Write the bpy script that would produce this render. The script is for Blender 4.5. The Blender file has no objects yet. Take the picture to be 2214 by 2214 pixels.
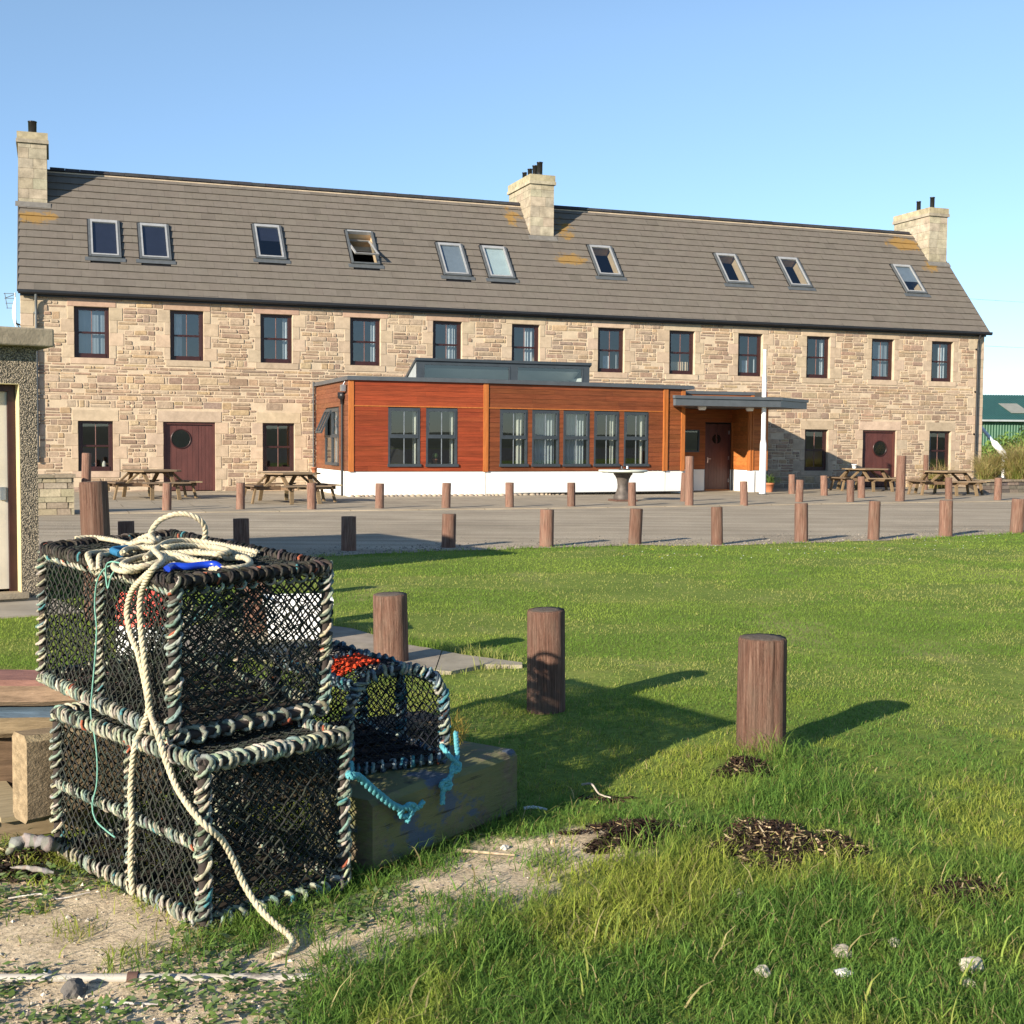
import bpy, bmesh, math, random
import numpy as np
from mathutils import Vector, Matrix, noise

random.seed(7); rng = np.random.default_rng(7)
scene = bpy.context.scene
C = scene.collection
R = math.radians

# ------------------------------------------------------------------ camera
cam_d = bpy.data.cameras.new('camera'); cam = bpy.data.objects.new('camera', cam_d); C.objects.link(cam)
cam_d.sensor_width = 36; cam_d.lens = 36 * 2757.04 / 2214; cam_d.clip_end = 4000; cam_d.clip_start = 0.05
PITCH, ROLL = 0.0548019, 0.0074736
fw = Vector((0, math.cos(PITCH), -math.sin(PITCH))); up = Vector((0, math.sin(PITCH), math.cos(PITCH))); rt = Vector((1, 0, 0))
r2 = rt * math.cos(ROLL) + up * math.sin(ROLL); u2 = up * math.cos(ROLL) - rt * math.sin(ROLL)
mw = Matrix((r2, u2, -fw)).transposed().to_4x4(); mw.translation = (0, 0, 1.59)
cam.matrix_world = mw
scene.camera = cam

# ------------------------------------------------------------------ light
SUN_AZ, SUN_EL = R(38.3), R(19.7)                 # light travels towards +X +Y, low evening sun
world = bpy.data.worlds.new('World'); scene.world = world; world.use_nodes = True
wn = world.node_tree.nodes; wl = world.node_tree.links
sky = wn.new('ShaderNodeTexSky'); sky.sky_type = 'NISHITA'; sky.sun_disc = False
sky.sun_elevation = SUN_EL; sky.sun_rotation = math.pi + SUN_AZ
sky.air_density = 1.0; sky.dust_density = 0.0; sky.ozone_density = 1.6; sky.altitude = 0
bg = wn['Background']; bg.inputs['Strength'].default_value = 0.092
wtc = wn.new('ShaderNodeTexCoord'); wsep = wn.new('ShaderNodeSeparateXYZ'); wl.new(wtc.outputs['Generated'], wsep.inputs[0])
wr = wn.new('ShaderNodeMapRange'); wr.inputs[1].default_value = 0.0; wr.inputs[2].default_value = .30; wr.inputs[3].default_value = 1.0; wr.inputs[4].default_value = 0.0; wl.new(wsep.outputs['Z'], wr.inputs[0])
wm = wn.new('ShaderNodeMix'); wm.data_type = 'RGBA'; wm.blend_type = 'MULTIPLY'; wm.inputs[7].default_value = (.61, .74, .98, 1)   # clean maritime air: less yellow low down
wl.new(wr.outputs[0], wm.inputs[0]); wl.new(sky.outputs[0], wm.inputs[6]); wt = wn.new('ShaderNodeMix'); wt.data_type = 'RGBA'; wt.blend_type = 'MULTIPLY'; wt.inputs[0].default_value = 1; wt.inputs[7].default_value = (.93, .985, 1.06, 1)
wl.new(wm.outputs[2], wt.inputs[6]); wl.new(wt.outputs[2], bg.inputs['Color'])
sd = bpy.data.lights.new('sun', 'SUN'); sd.energy = 5.0; sd.angle = R(0.5); sd.color = (1.0, 0.89, 0.73)
so = bpy.data.objects.new('sun', sd); C.objects.link(so)
so.rotation_euler = Vector((math.sin(SUN_AZ) * math.cos(SUN_EL), math.cos(SUN_AZ) * math.cos(SUN_EL), -math.sin(SUN_EL))).to_track_quat('-Z', 'Y').to_euler()
so.location = (-20, -25, 20)
vs = scene.view_settings
vs.view_transform = 'Standard'; vs.look = 'None'; vs.exposure = 1.0; vs.gamma = 1; vs.use_curve_mapping = False
scene.cycles.max_bounces = 8; scene.cycles.transparent_max_bounces = 24

# ------------------------------------------------------------------ materials
def newmat(name):
    m = bpy.data.materials.new(name); m.use_nodes = True
    return m, m.node_tree.nodes, m.node_tree.links, m.node_tree.nodes['Principled BSDF']

def mix(nt, a, b, fac, mode='MIX'):
    n = nt.nodes.new('ShaderNodeMix'); n.data_type = 'RGBA'; n.blend_type = mode
    for sock, v in ((n.inputs[0], fac), (n.inputs[6], a), (n.inputs[7], b)):
        if hasattr(v, 'is_linked'): nt.links.new(v, sock)
        elif isinstance(v, (int, float)): sock.default_value = v
        else: sock.default_value = (*v, 1) if len(v) == 3 else v
    return n.outputs[2]

def noise_n(nt, scale, detail=4, rough=.55, coord='Object', stretch=None, dist=0):
    tc = nt.nodes.new('ShaderNodeTexCoord'); src = tc.outputs[coord]
    if stretch:
        mp = nt.nodes.new('ShaderNodeMapping'); mp.inputs['Scale'].default_value = stretch
        nt.links.new(src, mp.inputs['Vector']); src = mp.outputs[0]
    n = nt.nodes.new('ShaderNodeTexNoise'); n.inputs['Scale'].default_value = scale
    n.inputs['Detail'].default_value = detail; n.inputs['Roughness'].default_value = rough
    n.inputs['Distortion'].default_value = dist
    nt.links.new(src, n.inputs['Vector']); return n.outputs['Fac']

def ramp(nt, fac, stops):
    n = nt.nodes.new('ShaderNodeValToRGB'); nt.links.new(fac, n.inputs[0]); e = n.color_ramp.elements
    while len(e) < len(stops): e.new(0.5)
    for el, (p, c) in zip(e, stops):
        el.position = p; el.color = (*c, 1) if not isinstance(c, (int, float)) else (c, c, c, 1)
    return n.outputs['Color']

def bump(nt, p, height, strength=.4, dist=.01):
    b = nt.nodes.new('ShaderNodeBump'); b.inputs['Strength'].default_value = strength; b.inputs['Distance'].default_value = dist
    nt.links.new(height, b.inputs['Height']); nt.links.new(b.outputs[0], p.inputs['Normal'])

def simple(name, col, rough=.6, var=.25, scale=6, metal=0, bmp=0, bscale=40, bdist=.004, stretch=None, spec=.5):
    m, n, l, p = newmat(name); nt = m.node_tree
    f = noise_n(nt, scale, 5, .6, stretch=stretch)
    lo = tuple(c * (1 - var) for c in col); hi = tuple(min(1, c * (1 + var)) for c in col)
    l.new(ramp(nt, f, [(.3, lo), (.7, hi)]), p.inputs['Base Color'])
    p.inputs['Roughness'].default_value = rough; p.inputs['Metallic'].default_value = metal
    p.inputs['Specular IOR Level'].default_value = spec
    if bmp: bump(nt, p, noise_n(nt, bscale, 4, .6, stretch=stretch), bmp, bdist)
    return m

def attr_mat(name, rough=.85, var=.3, scale=14, bmp=.3, bscale=40, bdist=.01, stretch=None, spec=.3, trans=0, weather=0):
    m, n, l, p = newmat(name); nt = m.node_tree
    a = n.new('ShaderNodeAttribute'); a.attribute_name = 'Col'
    f = noise_n(nt, scale, 5, .65, stretch=stretch)
    g = ramp(nt, f, [(.25, 1 - var), (.75, 1 + var)])
    col = mix(nt, a.outputs['Color'], g, 1.0, 'MULTIPLY')
    if weather: col = mix(nt, col, ramp(nt, noise_n(nt, .45, 5, .65), [(.3, 1 - weather), (.7, 1 + weather * .6)]), 1.0, 'MULTIPLY')
    l.new(col, p.inputs['Base Color'])
    p.inputs['Roughness'].default_value = rough; p.inputs['Specular IOR Level'].default_value = spec
    if bmp: bump(nt, p, noise_n(nt, bscale, 4, .6, stretch=stretch), bmp, bdist)
    if trans:
        t = n.new('ShaderNodeBsdfTranslucent'); l.new(col, t.inputs['Color'])
        ms = n.new('ShaderNodeMixShader'); ms.inputs[0].default_value = trans
        l.new(p.outputs[0], ms.inputs[1]); l.new(t.outputs[0], ms.inputs[2])
        l.new(ms.outputs[0], n['Material Output'].inputs['Surface'])
    return m

def glass_mat(name, refl=1.0, tint=(.75, .8, .82)):
    m, n, l, p = newmat(name); n.remove(p)
    t = n.new('ShaderNodeBsdfTransparent'); t.inputs[0].default_value = (*tint, 1)
    g = n.new('ShaderNodeBsdfGlossy'); g.inputs['Roughness'].default_value = .01
    lw = n.new('ShaderNodeLayerWeight'); lw.inputs['Blend'].default_value = .5      # same reflectance from both faces of the pane
    pw = n.new('ShaderNodeMath'); pw.operation = 'POWER'; pw.inputs[1].default_value = 4; l.new(lw.outputs['Facing'], pw.inputs[0])
    mm = n.new('ShaderNodeMath'); mm.operation = 'MULTIPLY_ADD'; mm.use_clamp = True; mm.inputs[1].default_value = .85; mm.inputs[2].default_value = .095 * refl
    l.new(pw.outputs[0], mm.inputs[0])
    ms = n.new('ShaderNodeMixShader'); l.new(mm.outputs[0], ms.inputs[0]); l.new(t.outputs[0], ms.inputs[1]); l.new(g.outputs[0], ms.inputs[2])
    l.new(ms.outputs[0], n['Material Output'].inputs['Surface']); return m

M = {}
M['mortar'] = simple('lime_mortar', (.48, .385, .275), .95, .15, 3.0, bmp=.5, bscale=30, bdist=.012, spec=.15)
M['stone'] = attr_mat('rubble_stone', .95, .30, 9, .7, 28, .015, spec=.15, weather=.2)
M['dressed'] = attr_mat('dressed_stone', .95, .22, 4, .4, 35, .006, spec=.15, weather=.15)
M['maroon'] = simple('maroon_paint', (.034, .010, .009), .38, .25, 8); M['door'] = simple('maroon_door_paint', (.082, .027, .022), .5, .2, 6, stretch=(1, 1, .3))
M['glazing'] = simple('glazing_bar_paint', (.17, .085, .07), .45, .2, 8)
M['glass'] = glass_mat('window_glass', 1.7)
M['glass2'] = glass_mat('extension_glass', 1.9, (.72, .78, .78))
M['curtain'] = simple('curtain_cloth', (.62, .58, .50), .9, .12, 6)
M['net'] = simple('net_curtain', (.45, .47, .48), .9, .15, 5)
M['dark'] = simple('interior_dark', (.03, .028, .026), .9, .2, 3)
M['blind_blue'] = simple('blackout_blind', (.014, .016, .035), .8, .2, 3)
M['blind_pale'] = simple('pale_blind', (.55, .62, .60), .8, .08, 3)
M['blind_grey'] = simple('grey_blind', (.24, .27, .30), .8, .1, 3)
M['reveal'] = simple('skylight_lining', (.55, .40, .25), .7, .12, 4)
M['zinc'] = simple('grey_flashing', (.115, .125, .13), .45, .15, 6, metal=.3)
M['zincpale'] = simple('pale_aluminium', (.42, .42, .41), .4, .12, 6, metal=.35)
M['lead'] = simple('lead_flashing', (.15, .14, .125), .8, .2, 5)
M['black'] = simple('black_plastic', (.014, .014, .016), .4, .2, 5)
M['greyframe'] = simple('anthracite_paint', (.04, .049, .058), .4, .15, 5)
M['fascia'] = simple('grey_fascia', (.085, .095, .105), .4, .12, 4, metal=.1)
M['palegrey'] = simple('pale_grey_sheet', (.30, .33, .34), .5, .1, 3)
M['render'] = simple('white_render', (.80, .79, .74), .9, .05, 1.5, bmp=.25, bscale=90, bdist=.003, spec=.2)
M['clad'] = attr_mat('stained_cladding', .6, .38, 5, .3, 30, .004, stretch=(.35, 1, 6), spec=.25, weather=.2)
M['trim'] = simple('orange_trim', (.40, .13, .031), .5, .2, 6, stretch=(6, 6, .5), spec=.35)
M['whitepaint'] = simple('white_gloss_paint', (.82, .82, .80), .35, .04, 3)
M['steel'] = simple('galvanised_steel', (.45, .46, .47), .35, .15, 8, metal=.8)
M['flue'] = simple('flue_metal', (.07, .07, .075), .28, .2, 8, metal=.85)
M['chimney'] = attr_mat('chimney_stone', .95, .4, 4, .5, 25, .01, spec=.15, weather=.15)
M['terracotta'] = simple('terracotta', (.42, .15, .07), .8, .2, 12)
M['rust'] = simple('rusty_iron', (.10, .05, .035), .8, .4, 10, bmp=.4, bscale=40)
M['capstan'] = simple('weathered_iron', (.085, .07, .06), .65, .5, 6, metal=.2, bmp=.3, bscale=25)
M['paletop'] = simple('weathered_table_paint', (.52, .55, .47), .7, .15, 6)
M['tablewood'] = attr_mat('weathered_timber', .85, .35, 8, .3, 30, .004, stretch=(.6, 6, 6), spec=.2)
M['plant'] = attr_mat('leaf', .6, .3, 12, 0, trans=.25)
M['grass'] = attr_mat('grass_blade', .75, .12, 9, 0, spec=.08, trans=.45)
M['rope'] = attr_mat('old_rope', .95, .3, 60, .6, 220, .003, spec=.1)
M['twine'] = attr_mat('net_twine', .9, .2, 60, 0, spec=.15)
M['timber'] = attr_mat('old_baulk', .9, .5, 7, .7, 22, .008, stretch=(.5, 5, 5), spec=.15)
M['rock'] = attr_mat('loose_stone', .95, .3, 20, .6, 60, .006, spec=.15)
M['weed'] = attr_mat('dry_seaweed', .85, .4, 40, 0, spec=.2)
M['hedge'] = simple('hedge_green', (.05, .09, .02), .8, .4, 20)
M['cable'] = simple('cable', (.18, .19, .20), .6, .1)

def roof_material():
    m, n, l, p = newmat('concrete_slate'); nt = m.node_tree
    a = n.new('ShaderNodeAttribute'); a.attribute_name = 'Col'
    base = mix(nt, a.outputs['Color'], ramp(nt, noise_n(nt, 3.5, 7, .7), [(.25, .86), (.75, 1.12)]), 1.0, 'MULTIPLY')
    b = n.new('ShaderNodeAttribute'); b.attribute_name = 'Lichen'
    sep = n.new('ShaderNodeSeparateColor'); l.new(b.outputs['Color'], sep.inputs[0])
    def masked(ch, tex):
        mm = n.new('ShaderNodeMath'); mm.operation = 'ADD'; l.new(sep.outputs[ch], mm.inputs[0]); l.new(tex, mm.inputs[1]); return mm.outputs[0]
    lich = ramp(nt, masked(0, noise_n(nt, 2.6, 8, .75)), [(.88, 0.0), (1.3, .7)])
    col = mix(nt, base, (.30, .17, .035), lich)
    spots = ramp(nt, masked(1, noise_n(nt, 11, 3, .6)), [(1.02, 0.0), (1.06, .7)])
    col = mix(nt, col, (.50, .49, .46), spots)
    l.new(col, p.inputs['Base Color']); p.inputs['Roughness'].default_value = .95; p.inputs['Specular IOR Level'].default_value = .08
    bump(nt, p, noise_n(nt, 60, 4, .6), .35, .006); return m
M['slate'] = roof_material()

def bollard_material():
    m, n, l, p = newmat('round_timber'); nt = m.node_tree
    f1 = noise_n(nt, 9, 6, .65, stretch=(3, 3, .22)); f2 = noise_n(nt, 3, 3, .6); f3 = noise_n(nt, 26, 5, .75, stretch=(3, 3, .1))
    c = ramp(nt, f1, [(.28, (.062, .032, .023)), (.5, (.225, .118, .083)), (.72, (.36, .235, .175))])
    c = mix(nt, c, (.24, .175, .13), ramp(nt, f2, [(.45, 0.0), (.75, .55)])); c = mix(nt, c, (.30, .22, .165), ramp(nt, f3, [(.60, 0.0), (.70, .6)]))
    c = mix(nt, c, (.03, .018, .014), ramp(nt, f3, [(.29, .95), (.39, 0.0)]))
    oi = n.new('ShaderNodeObjectInfo')
    c = mix(nt, c, ramp(nt, oi.outputs['Random'], [(0, .78), (1, 1.15)]), 1.0, 'MULTIPLY')
    gm = n.new('ShaderNodeNewGeometry'); sx = n.new('ShaderNodeSeparateXYZ'); l.new(gm.outputs['Normal'], sx.inputs[0])
    c = mix(nt, c, ramp(nt, noise_n(nt, 9, 5, .7), [(.3, (.09, .075, .06)), (.7, (.24, .20, .16))]), ramp(nt, sx.outputs['Z'], [(.55, 0.0), (.8, .9)]))   # weathered grey end grain
    l.new(c, p.inputs['Base Color']); p.inputs['Roughness'].default_value = .85; p.inputs['Specular IOR Level'].default_value = .2
    bump(nt, p, f3, 1.0, .02); return m
M['bollard'] = bollard_material()

# ------------------------------------------------------------------ mesh helpers
class MB:
    """collects shapes for ONE mesh object, with an optional colour per face"""
    def __init__(s): s.v = []; s.f = []; s.m = []; s.c = []; s.sm = []
    def face(s, pts, mat=0, col=(1, 1, 1), smooth=False):
        i = len(s.v); s.v.extend([tuple(p) for p in pts]); s.f.append(list(range(i, i + len(pts)))); s.m.append(mat); s.c.append(col); s.sm.append(smooth)
    def grid(s, rows, mat=0, col=(1, 1, 1), smooth=True, closed=False):
        i = len(s.v); n = len(rows[0])
        for r in rows: s.v.extend([tuple(p) for p in r])
        for a in range(len(rows) - 1):
            for b in range(n if closed else n - 1):
                s.f.append([i + a * n + b, i + a * n + (b + 1) % n, i + (a + 1) * n + (b + 1) % n, i + (a + 1) * n + b]); s.m.append(mat)
                s.c.append(col[a] if isinstance(col, list) else col); s.sm.append(smooth)
    def hexa(s, p, mat=0, col=(1, 1, 1)):
        """p = 8 points: bottom ring of four then top ring of four"""
        i = len(s.v); s.v.extend([tuple(q) for q in p])
        for f in ((3, 2, 1, 0), (4, 5, 6, 7), (0, 1, 5, 4), (1, 2, 6, 5), (2, 3, 7, 6), (3, 0, 4, 7)):
            s.f.append([i + k for k in f]); s.m.append(mat); s.c.append(col); s.sm.append(False)
    def box(s, x0, x1, y0, y1, z0, z1, mat=0, col=(1, 1, 1)):
        s.hexa([(x0, y0, z0), (x1, y0, z0), (x1, y1, z0), (x0, y1, z0), (x0, y0, z1), (x1, y0, z1), (x1, y1, z1), (x0, y1, z1)], mat, col)
    def beam(s, a, b, w, h, mat=0, col=(1, 1, 1), upv=(0, 0, 1)):
        a = Vector(a); b = Vector(b); d = (b - a).normalized(); u = Vector(upv)
        x = d.cross(u)
        if x.length < 1e-4: x = d.cross(Vector((1, 0, 0)))
        x.normalize(); u = x.cross(d).normalized(); x *= w / 2; u *= h / 2
        s.hexa([a - x - u, a + x - u, b + x - u, b - x - u, a - x + u, a + x + u, b + x + u, b - x + u], mat, col)
    def prism(s, poly, z0, z1, mat=0, col=(1, 1, 1)):
        n = len(poly)
        s.face([(x, y, z1) for x, y in poly], mat, col); s.face([(x, y, z0) for x, y in reversed(poly)], mat, col)
        for k in range(n):
            a = poly[k]; b = poly[(k + 1) % n]
            s.face([(a[0], a[1], z0), (b[0], b[1], z0), (b[0], b[1], z1), (a[0], a[1], z1)], mat, col)
    def lathe(s, prof, c=(0, 0, 0), n=20, mat=0, col=(1, 1, 1), cap=True):
        rows = [[(c[0] + r * math.cos(2 * math.pi * k / n), c[1] + r * math.sin(2 * math.pi * k / n), c[2] + z) for k in range(n)] for r, z in prof]
        s.grid(rows, mat, col, True, True)
        if cap: s.face(rows[-1], mat, col); s.face(list(reversed(rows[0])), mat, col)
    def tube(s, pts, r, n=6, mat=0, col=(1, 1, 1), caps=False, rr=None):
        pts = [Vector(p) for p in pts]; N = len(pts)
        t0 = (pts[1] - pts[0]).normalized(); ref = Vector((0, 0, 1)) if abs(t0.z) < .9 else Vector((1, 0, 0))
        u = t0.cross(ref).normalized(); rows = []
        for k in range(N):
            t = (pts[min(k + 1, N - 1)] - pts[max(k - 1, 0)]).normalized()
            u = (u - t * u.dot(t))
            if u.length < 1e-6: u = t.orthogonal()
            u.normalize(); w = t.cross(u); q = rr[k] if rr else r
            rows.append([pts[k] + (u * math.cos(2 * math.pi * a / n) + w * math.sin(2 * math.pi * a / n)) * q for a in range(n)])
        s.grid(rows, mat, col, True, True)
        if caps: s.face(rows[-1], mat, col[-1] if isinstance(col, list) else col); s.face(list(reversed(rows[0])), mat, col[0] if isinstance(col, list) else col)
    def build(s, name, mats, parent=None, loc=None, bevel=0, lichen=None):
        me = bpy.data.meshes.new(name); me.from_pydata(s.v, [], s.f)
        for k in (mats if isinstance(mats, (list, tuple)) else [mats]): me.materials.append(k)
        me.polygons.foreach_set('material_index', s.m); me.polygons.foreach_set('use_smooth', s.sm)
        ca = me.color_attributes.new('Col', 'FLOAT_COLOR', 'CORNER')
        tot = np.array([len(f) for f in s.f]); cc = np.ones((len(s.f), 4), np.float32); cc[:, :3] = np.array(s.c, np.float32)
        ca.data.foreach_set('color', np.repeat(cc, tot, axis=0).ravel())
        if lichen is not None:
            la = me.color_attributes.new('Lichen', 'FLOAT_COLOR', 'POINT')
            la.data.foreach_set('color', np.array([(*lichen(v), 0, 1) for v in s.v], np.float32).ravel())
        me.update(); o = bpy.data.objects.new(name, me); C.objects.link(o)
        if parent: o.parent = parent
        if loc: o.location = loc
        if bevel:
            b = o.modifiers.new('bevel', 'BEVEL'); b.width = bevel; b.segments = 2; b.limit_method = 'ANGLE'; b.angle_limit = R(40)
        return o

def np_mesh(name, verts, faces_list, cols, mat, parent=None, smooth=False):
    """verts (N,3); faces_list = list of (F,k) index arrays; cols (N,3) per vertex"""
    me = bpy.data.meshes.new(name); me.vertices.add(len(verts)); me.vertices.foreach_set('co', verts.astype(np.float32).ravel())
    idx = np.concatenate([f.ravel() for f in faces_list]); tot = np.concatenate([np.full(len(f), f.shape[1]) for f in faces_list])
    me.loops.add(len(idx)); me.loops.foreach_set('vertex_index', idx.astype(np.int32))
    me.polygons.add(len(tot)); st = np.concatenate([[0], np.cumsum(tot)[:-1]])
    me.polygons.foreach_set('loop_start', st.astype(np.int32))
    me.polygons.foreach_set('use_smooth', np.full(len(tot), smooth))
    ca = me.color_attributes.new('Col', 'FLOAT_COLOR', 'POINT')
    cc = np.ones((len(verts), 4), np.float32); cc[:, :3] = cols; ca.data.foreach_set('color', cc.ravel())
    me.materials.append(mat); me.update(calc_edges=True); me.validate()
    o = bpy.data.objects.new(name, me); C.objects.link(o)
    if parent: o.parent = parent
    return o

def tag(o, label=None, cat=None, group=None, kind=None):
    if label: o['label'] = label
    if cat: o['category'] = cat
    if group: o['group'] = group
    if kind: o['kind'] = kind
    return o

def empty(name, loc, rz=0, label=None, cat=None, group=None):
    o = bpy.data.objects.new(name, None); C.objects.link(o); o.location = loc; o.rotation_euler.z = rz; o.empty_display_size = .2
    return tag(o, label, cat, group)

def copy_tree(o, parent=None):
    c = o.copy(); C.objects.link(c)
    if parent: c.parent = parent
    for ch in list(o.children): copy_tree(ch, c)
    return c

def jit(c, a=.15):
    k = 1 + random.uniform(-a, a); return tuple(max(0, x * k * (1 + random.uniform(-a, a) * .35)) for x in c)

def holed(u0, u1, v0, v1, holes):
    """cells of a rectangle with rectangular holes"""
    us = sorted({u0, u1, *[min(max(h[k], u0), u1) for h in holes for k in (0, 1)]}); vv = sorted({v0, v1, *[min(max(h[k], v0), v1) for h in holes for k in (2, 3)]})
    out = []
    for a, b in zip(us, us[1:]):
        for c, d in zip(vv, vv[1:]):
            m = ((a + b) / 2, (c + d) / 2)
            if not any(h[0] < m[0] < h[1] and h[2] < m[1] < h[3] for h in holes): out.append((a, b, c, d))
    return out

def spline(pts, step):
    """Catmull-Rom through 3-D points, resampled at about step"""
    P = [Vector(p) for p in pts]; P = [P[0] * 2 - P[1]] + P + [P[-1] * 2 - P[-2]]; out = []
    for k in range(1, len(P) - 2):
        n = max(2, int((P[k + 1] - P[k]).length / step))
        for j in range(n):
            t = j / n
            out.append(.5 * (2 * P[k] + (P[k + 1] - P[k - 1]) * t + (2 * P[k - 1] - 5 * P[k] + 4 * P[k + 1] - P[k + 2]) * t * t + (3 * P[k] - P[k - 1] - 3 * P[k + 1] + P[k + 2]) * t ** 3))
    out.append(P[-2]); return out

def laid_rope(mb, path, rad, col, pitch=None, mat=0, sides=6):
    """three strands twisted together along a path"""
    pitch = pitch or rad * 5.5; T = 0; u = None; offs = [[], [], []]
    for k, p in enumerate(path):
        t = (path[min(k + 1, len(path) - 1)] - path[max(k - 1, 0)]).normalized()
        if u is None: u = t.orthogonal().normalized()
        u = u - t * u.dot(t); u.normalize(); w = t.cross(u)
        if k: T += (p - path[k - 1]).length / pitch * 2 * math.pi
        for j in range(3):
            a = T + j * 2 * math.pi / 3; offs[j].append(p + (u * math.cos(a) + w * math.sin(a)) * rad * .5)
    for j in range(3):
        cc = [jit(col, .1) for _ in path]; mb.tube(offs[j], rad * .56, sides, mat, cc, True)

def pt_in_poly(x, y, poly):
    ins = False; n = len(poly)
    for i in range(n):
        x1, y1 = poly[i]; x2, y2 = poly[i - 1]
        if (y1 > y) != (y2 > y) and x < (x2 - x1) * (y - y1) / (y2 - y1) + x1: ins = not ins
    return ins

def poly_mask(X, Y, poly):
    ins = np.zeros(X.shape, bool); n = len(poly)
    for i in range(n):
        x1, y1 = poly[i]; x2, y2 = poly[i - 1]
        if y1 == y2: continue
        ins ^= ((y1 > Y) != (y2 > Y)) & (X < (x2 - x1) * (Y - y1) / (y2 - y1) + x1)
    return ins

def fbm(X, Y, s, seed=0, oct=3):
    """cheap smooth value noise 0..1 on arrays"""
    out = np.zeros(X.shape); amp = 1; tot = 0
    for o in range(oct):
        x = X * s + seed * 17.3 + o * 31.7; y = Y * s - seed * 9.1 + o * 11.3
        xi = np.floor(x); yi = np.floor(y); xf = x - xi; yf = y - yi
        xf = xf * xf * (3 - 2 * xf); yf = yf * yf * (3 - 2 * yf)
        h = lambda a, b: np.modf(np.abs(np.sin(a * 127.1 + b * 311.7 + seed * 3.7) * 43758.5453))[0]
        out += amp * ((h(xi, yi) * (1 - xf) + h(xi + 1, yi) * xf) * (1 - yf) + (h(xi, yi + 1) * (1 - xf) + h(xi + 1, yi + 1) * xf) * yf)
        tot += amp; amp *= .5; s *= 2.1
    return out / tot

# ------------------------------------------------------------------ terrain, road, pavement
PHI = 0.34589684; HX = Vector((math.cos(PHI), math.sin(PHI), 0)); HN = Vector((-math.sin(PHI), math.cos(PHI), 0)); H0 = Vector((0, 42.24, 0))
def hw(s, o, z=0): v = H0 + HX * s - HN * o; return Vector((v.x, v.y, z))     # (along wall, out from wall) to world

SAND = [(-2.06, 5.07), (-1.70, 4.74), (-0.97, 3.99), (-0.76, 3.81), (-0.60, 4.28), (-0.35, 4.60), (-0.08, 5.02), (0.19, 5.28), (0.44, 5.22), (0.53, 4.95), (0.34, 4.58), (0.08, 4.29), (-0.18, 4.08), (-0.35, 3.82), (-0.52, 3.68), (-0.50, 3.50), (-0.58, 3.2), (-3.5, 3.0), (-4.2, 5.06)]
SLAB = [(-2.6, 11.3), (-1.58, 10.84), (-1.34, 10.67), (-0.85, 9.88), (-0.36, 9.37), (0.08, 9.05), (0.08, 8.94), (-0.18, 8.96), (-0.41, 8.67), (-0.73, 8.80), (-1.13, 8.84), (-1.6, 9.0), (-2.9, 9.6)]
LAWN_EDGE = [(-14, 10.5), (-9, 13.0), (-6.5, 14.9), (-3.30, 16.75), (-2.58, 17.48), (-1.63, 18.1), (-0.73, 18.6), (0.42, 19.1), (1.92, 19.72), (3.18, 19.75), (4.66, 20.50), (6.00, 21.11), (7.54, 22.09), (9.33, 23.18), (16, 27.6), (40, 44)]
KELP = [(.49, 5.06, .22, .17, .06), (1.08, 4.93, .27, .27, .075), (1.10, 6.02, .13, .10, .05), (1.62, 4.42, .15, .13, .03)]

def near_height(X, Y):
    f = np.clip((12 - Y) / 4, 0, 1)
    z = f * (fbm(X, Y, 1.1, 3) - .5) * .045 + f * (fbm(X, Y, 7, 5, 2) - .5) * .014
    for kx, ky, rx, ry, h in KELP: z += h * .55 * np.exp(-(((X - kx) / rx) ** 2 + ((Y - ky) / ry) ** 2))
    z += .05 * np.exp(-(((X - 1.25) / .3) ** 2 + ((Y - 6.15) / .35) ** 2)) - .02 * poly_mask(X, Y, SLAB)
    return z

def sand_amount(X, Y):
    """soft sand mask: 1 inside the bare patch"""
    m = np.zeros(X.shape)
    for dx, dy in ((0, 0), (.09, .04), (-.09, .03), (.04, -.1), (-.05, .1), (.13, .12), (-.13, -.1)):
        wob = .22
        m += poly_mask(X + dx + (fbm(X, Y, 5, 8) - .5) * wob, Y + dy + (fbm(X, Y, 5, 9) - .5) * wob, SAND)
    return np.clip(m / 7 * np.where(X > -.62, .62 + .9 * (fbm(X, Y, 4.2, 91) - .45), 1.0), 0, 1)

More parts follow.
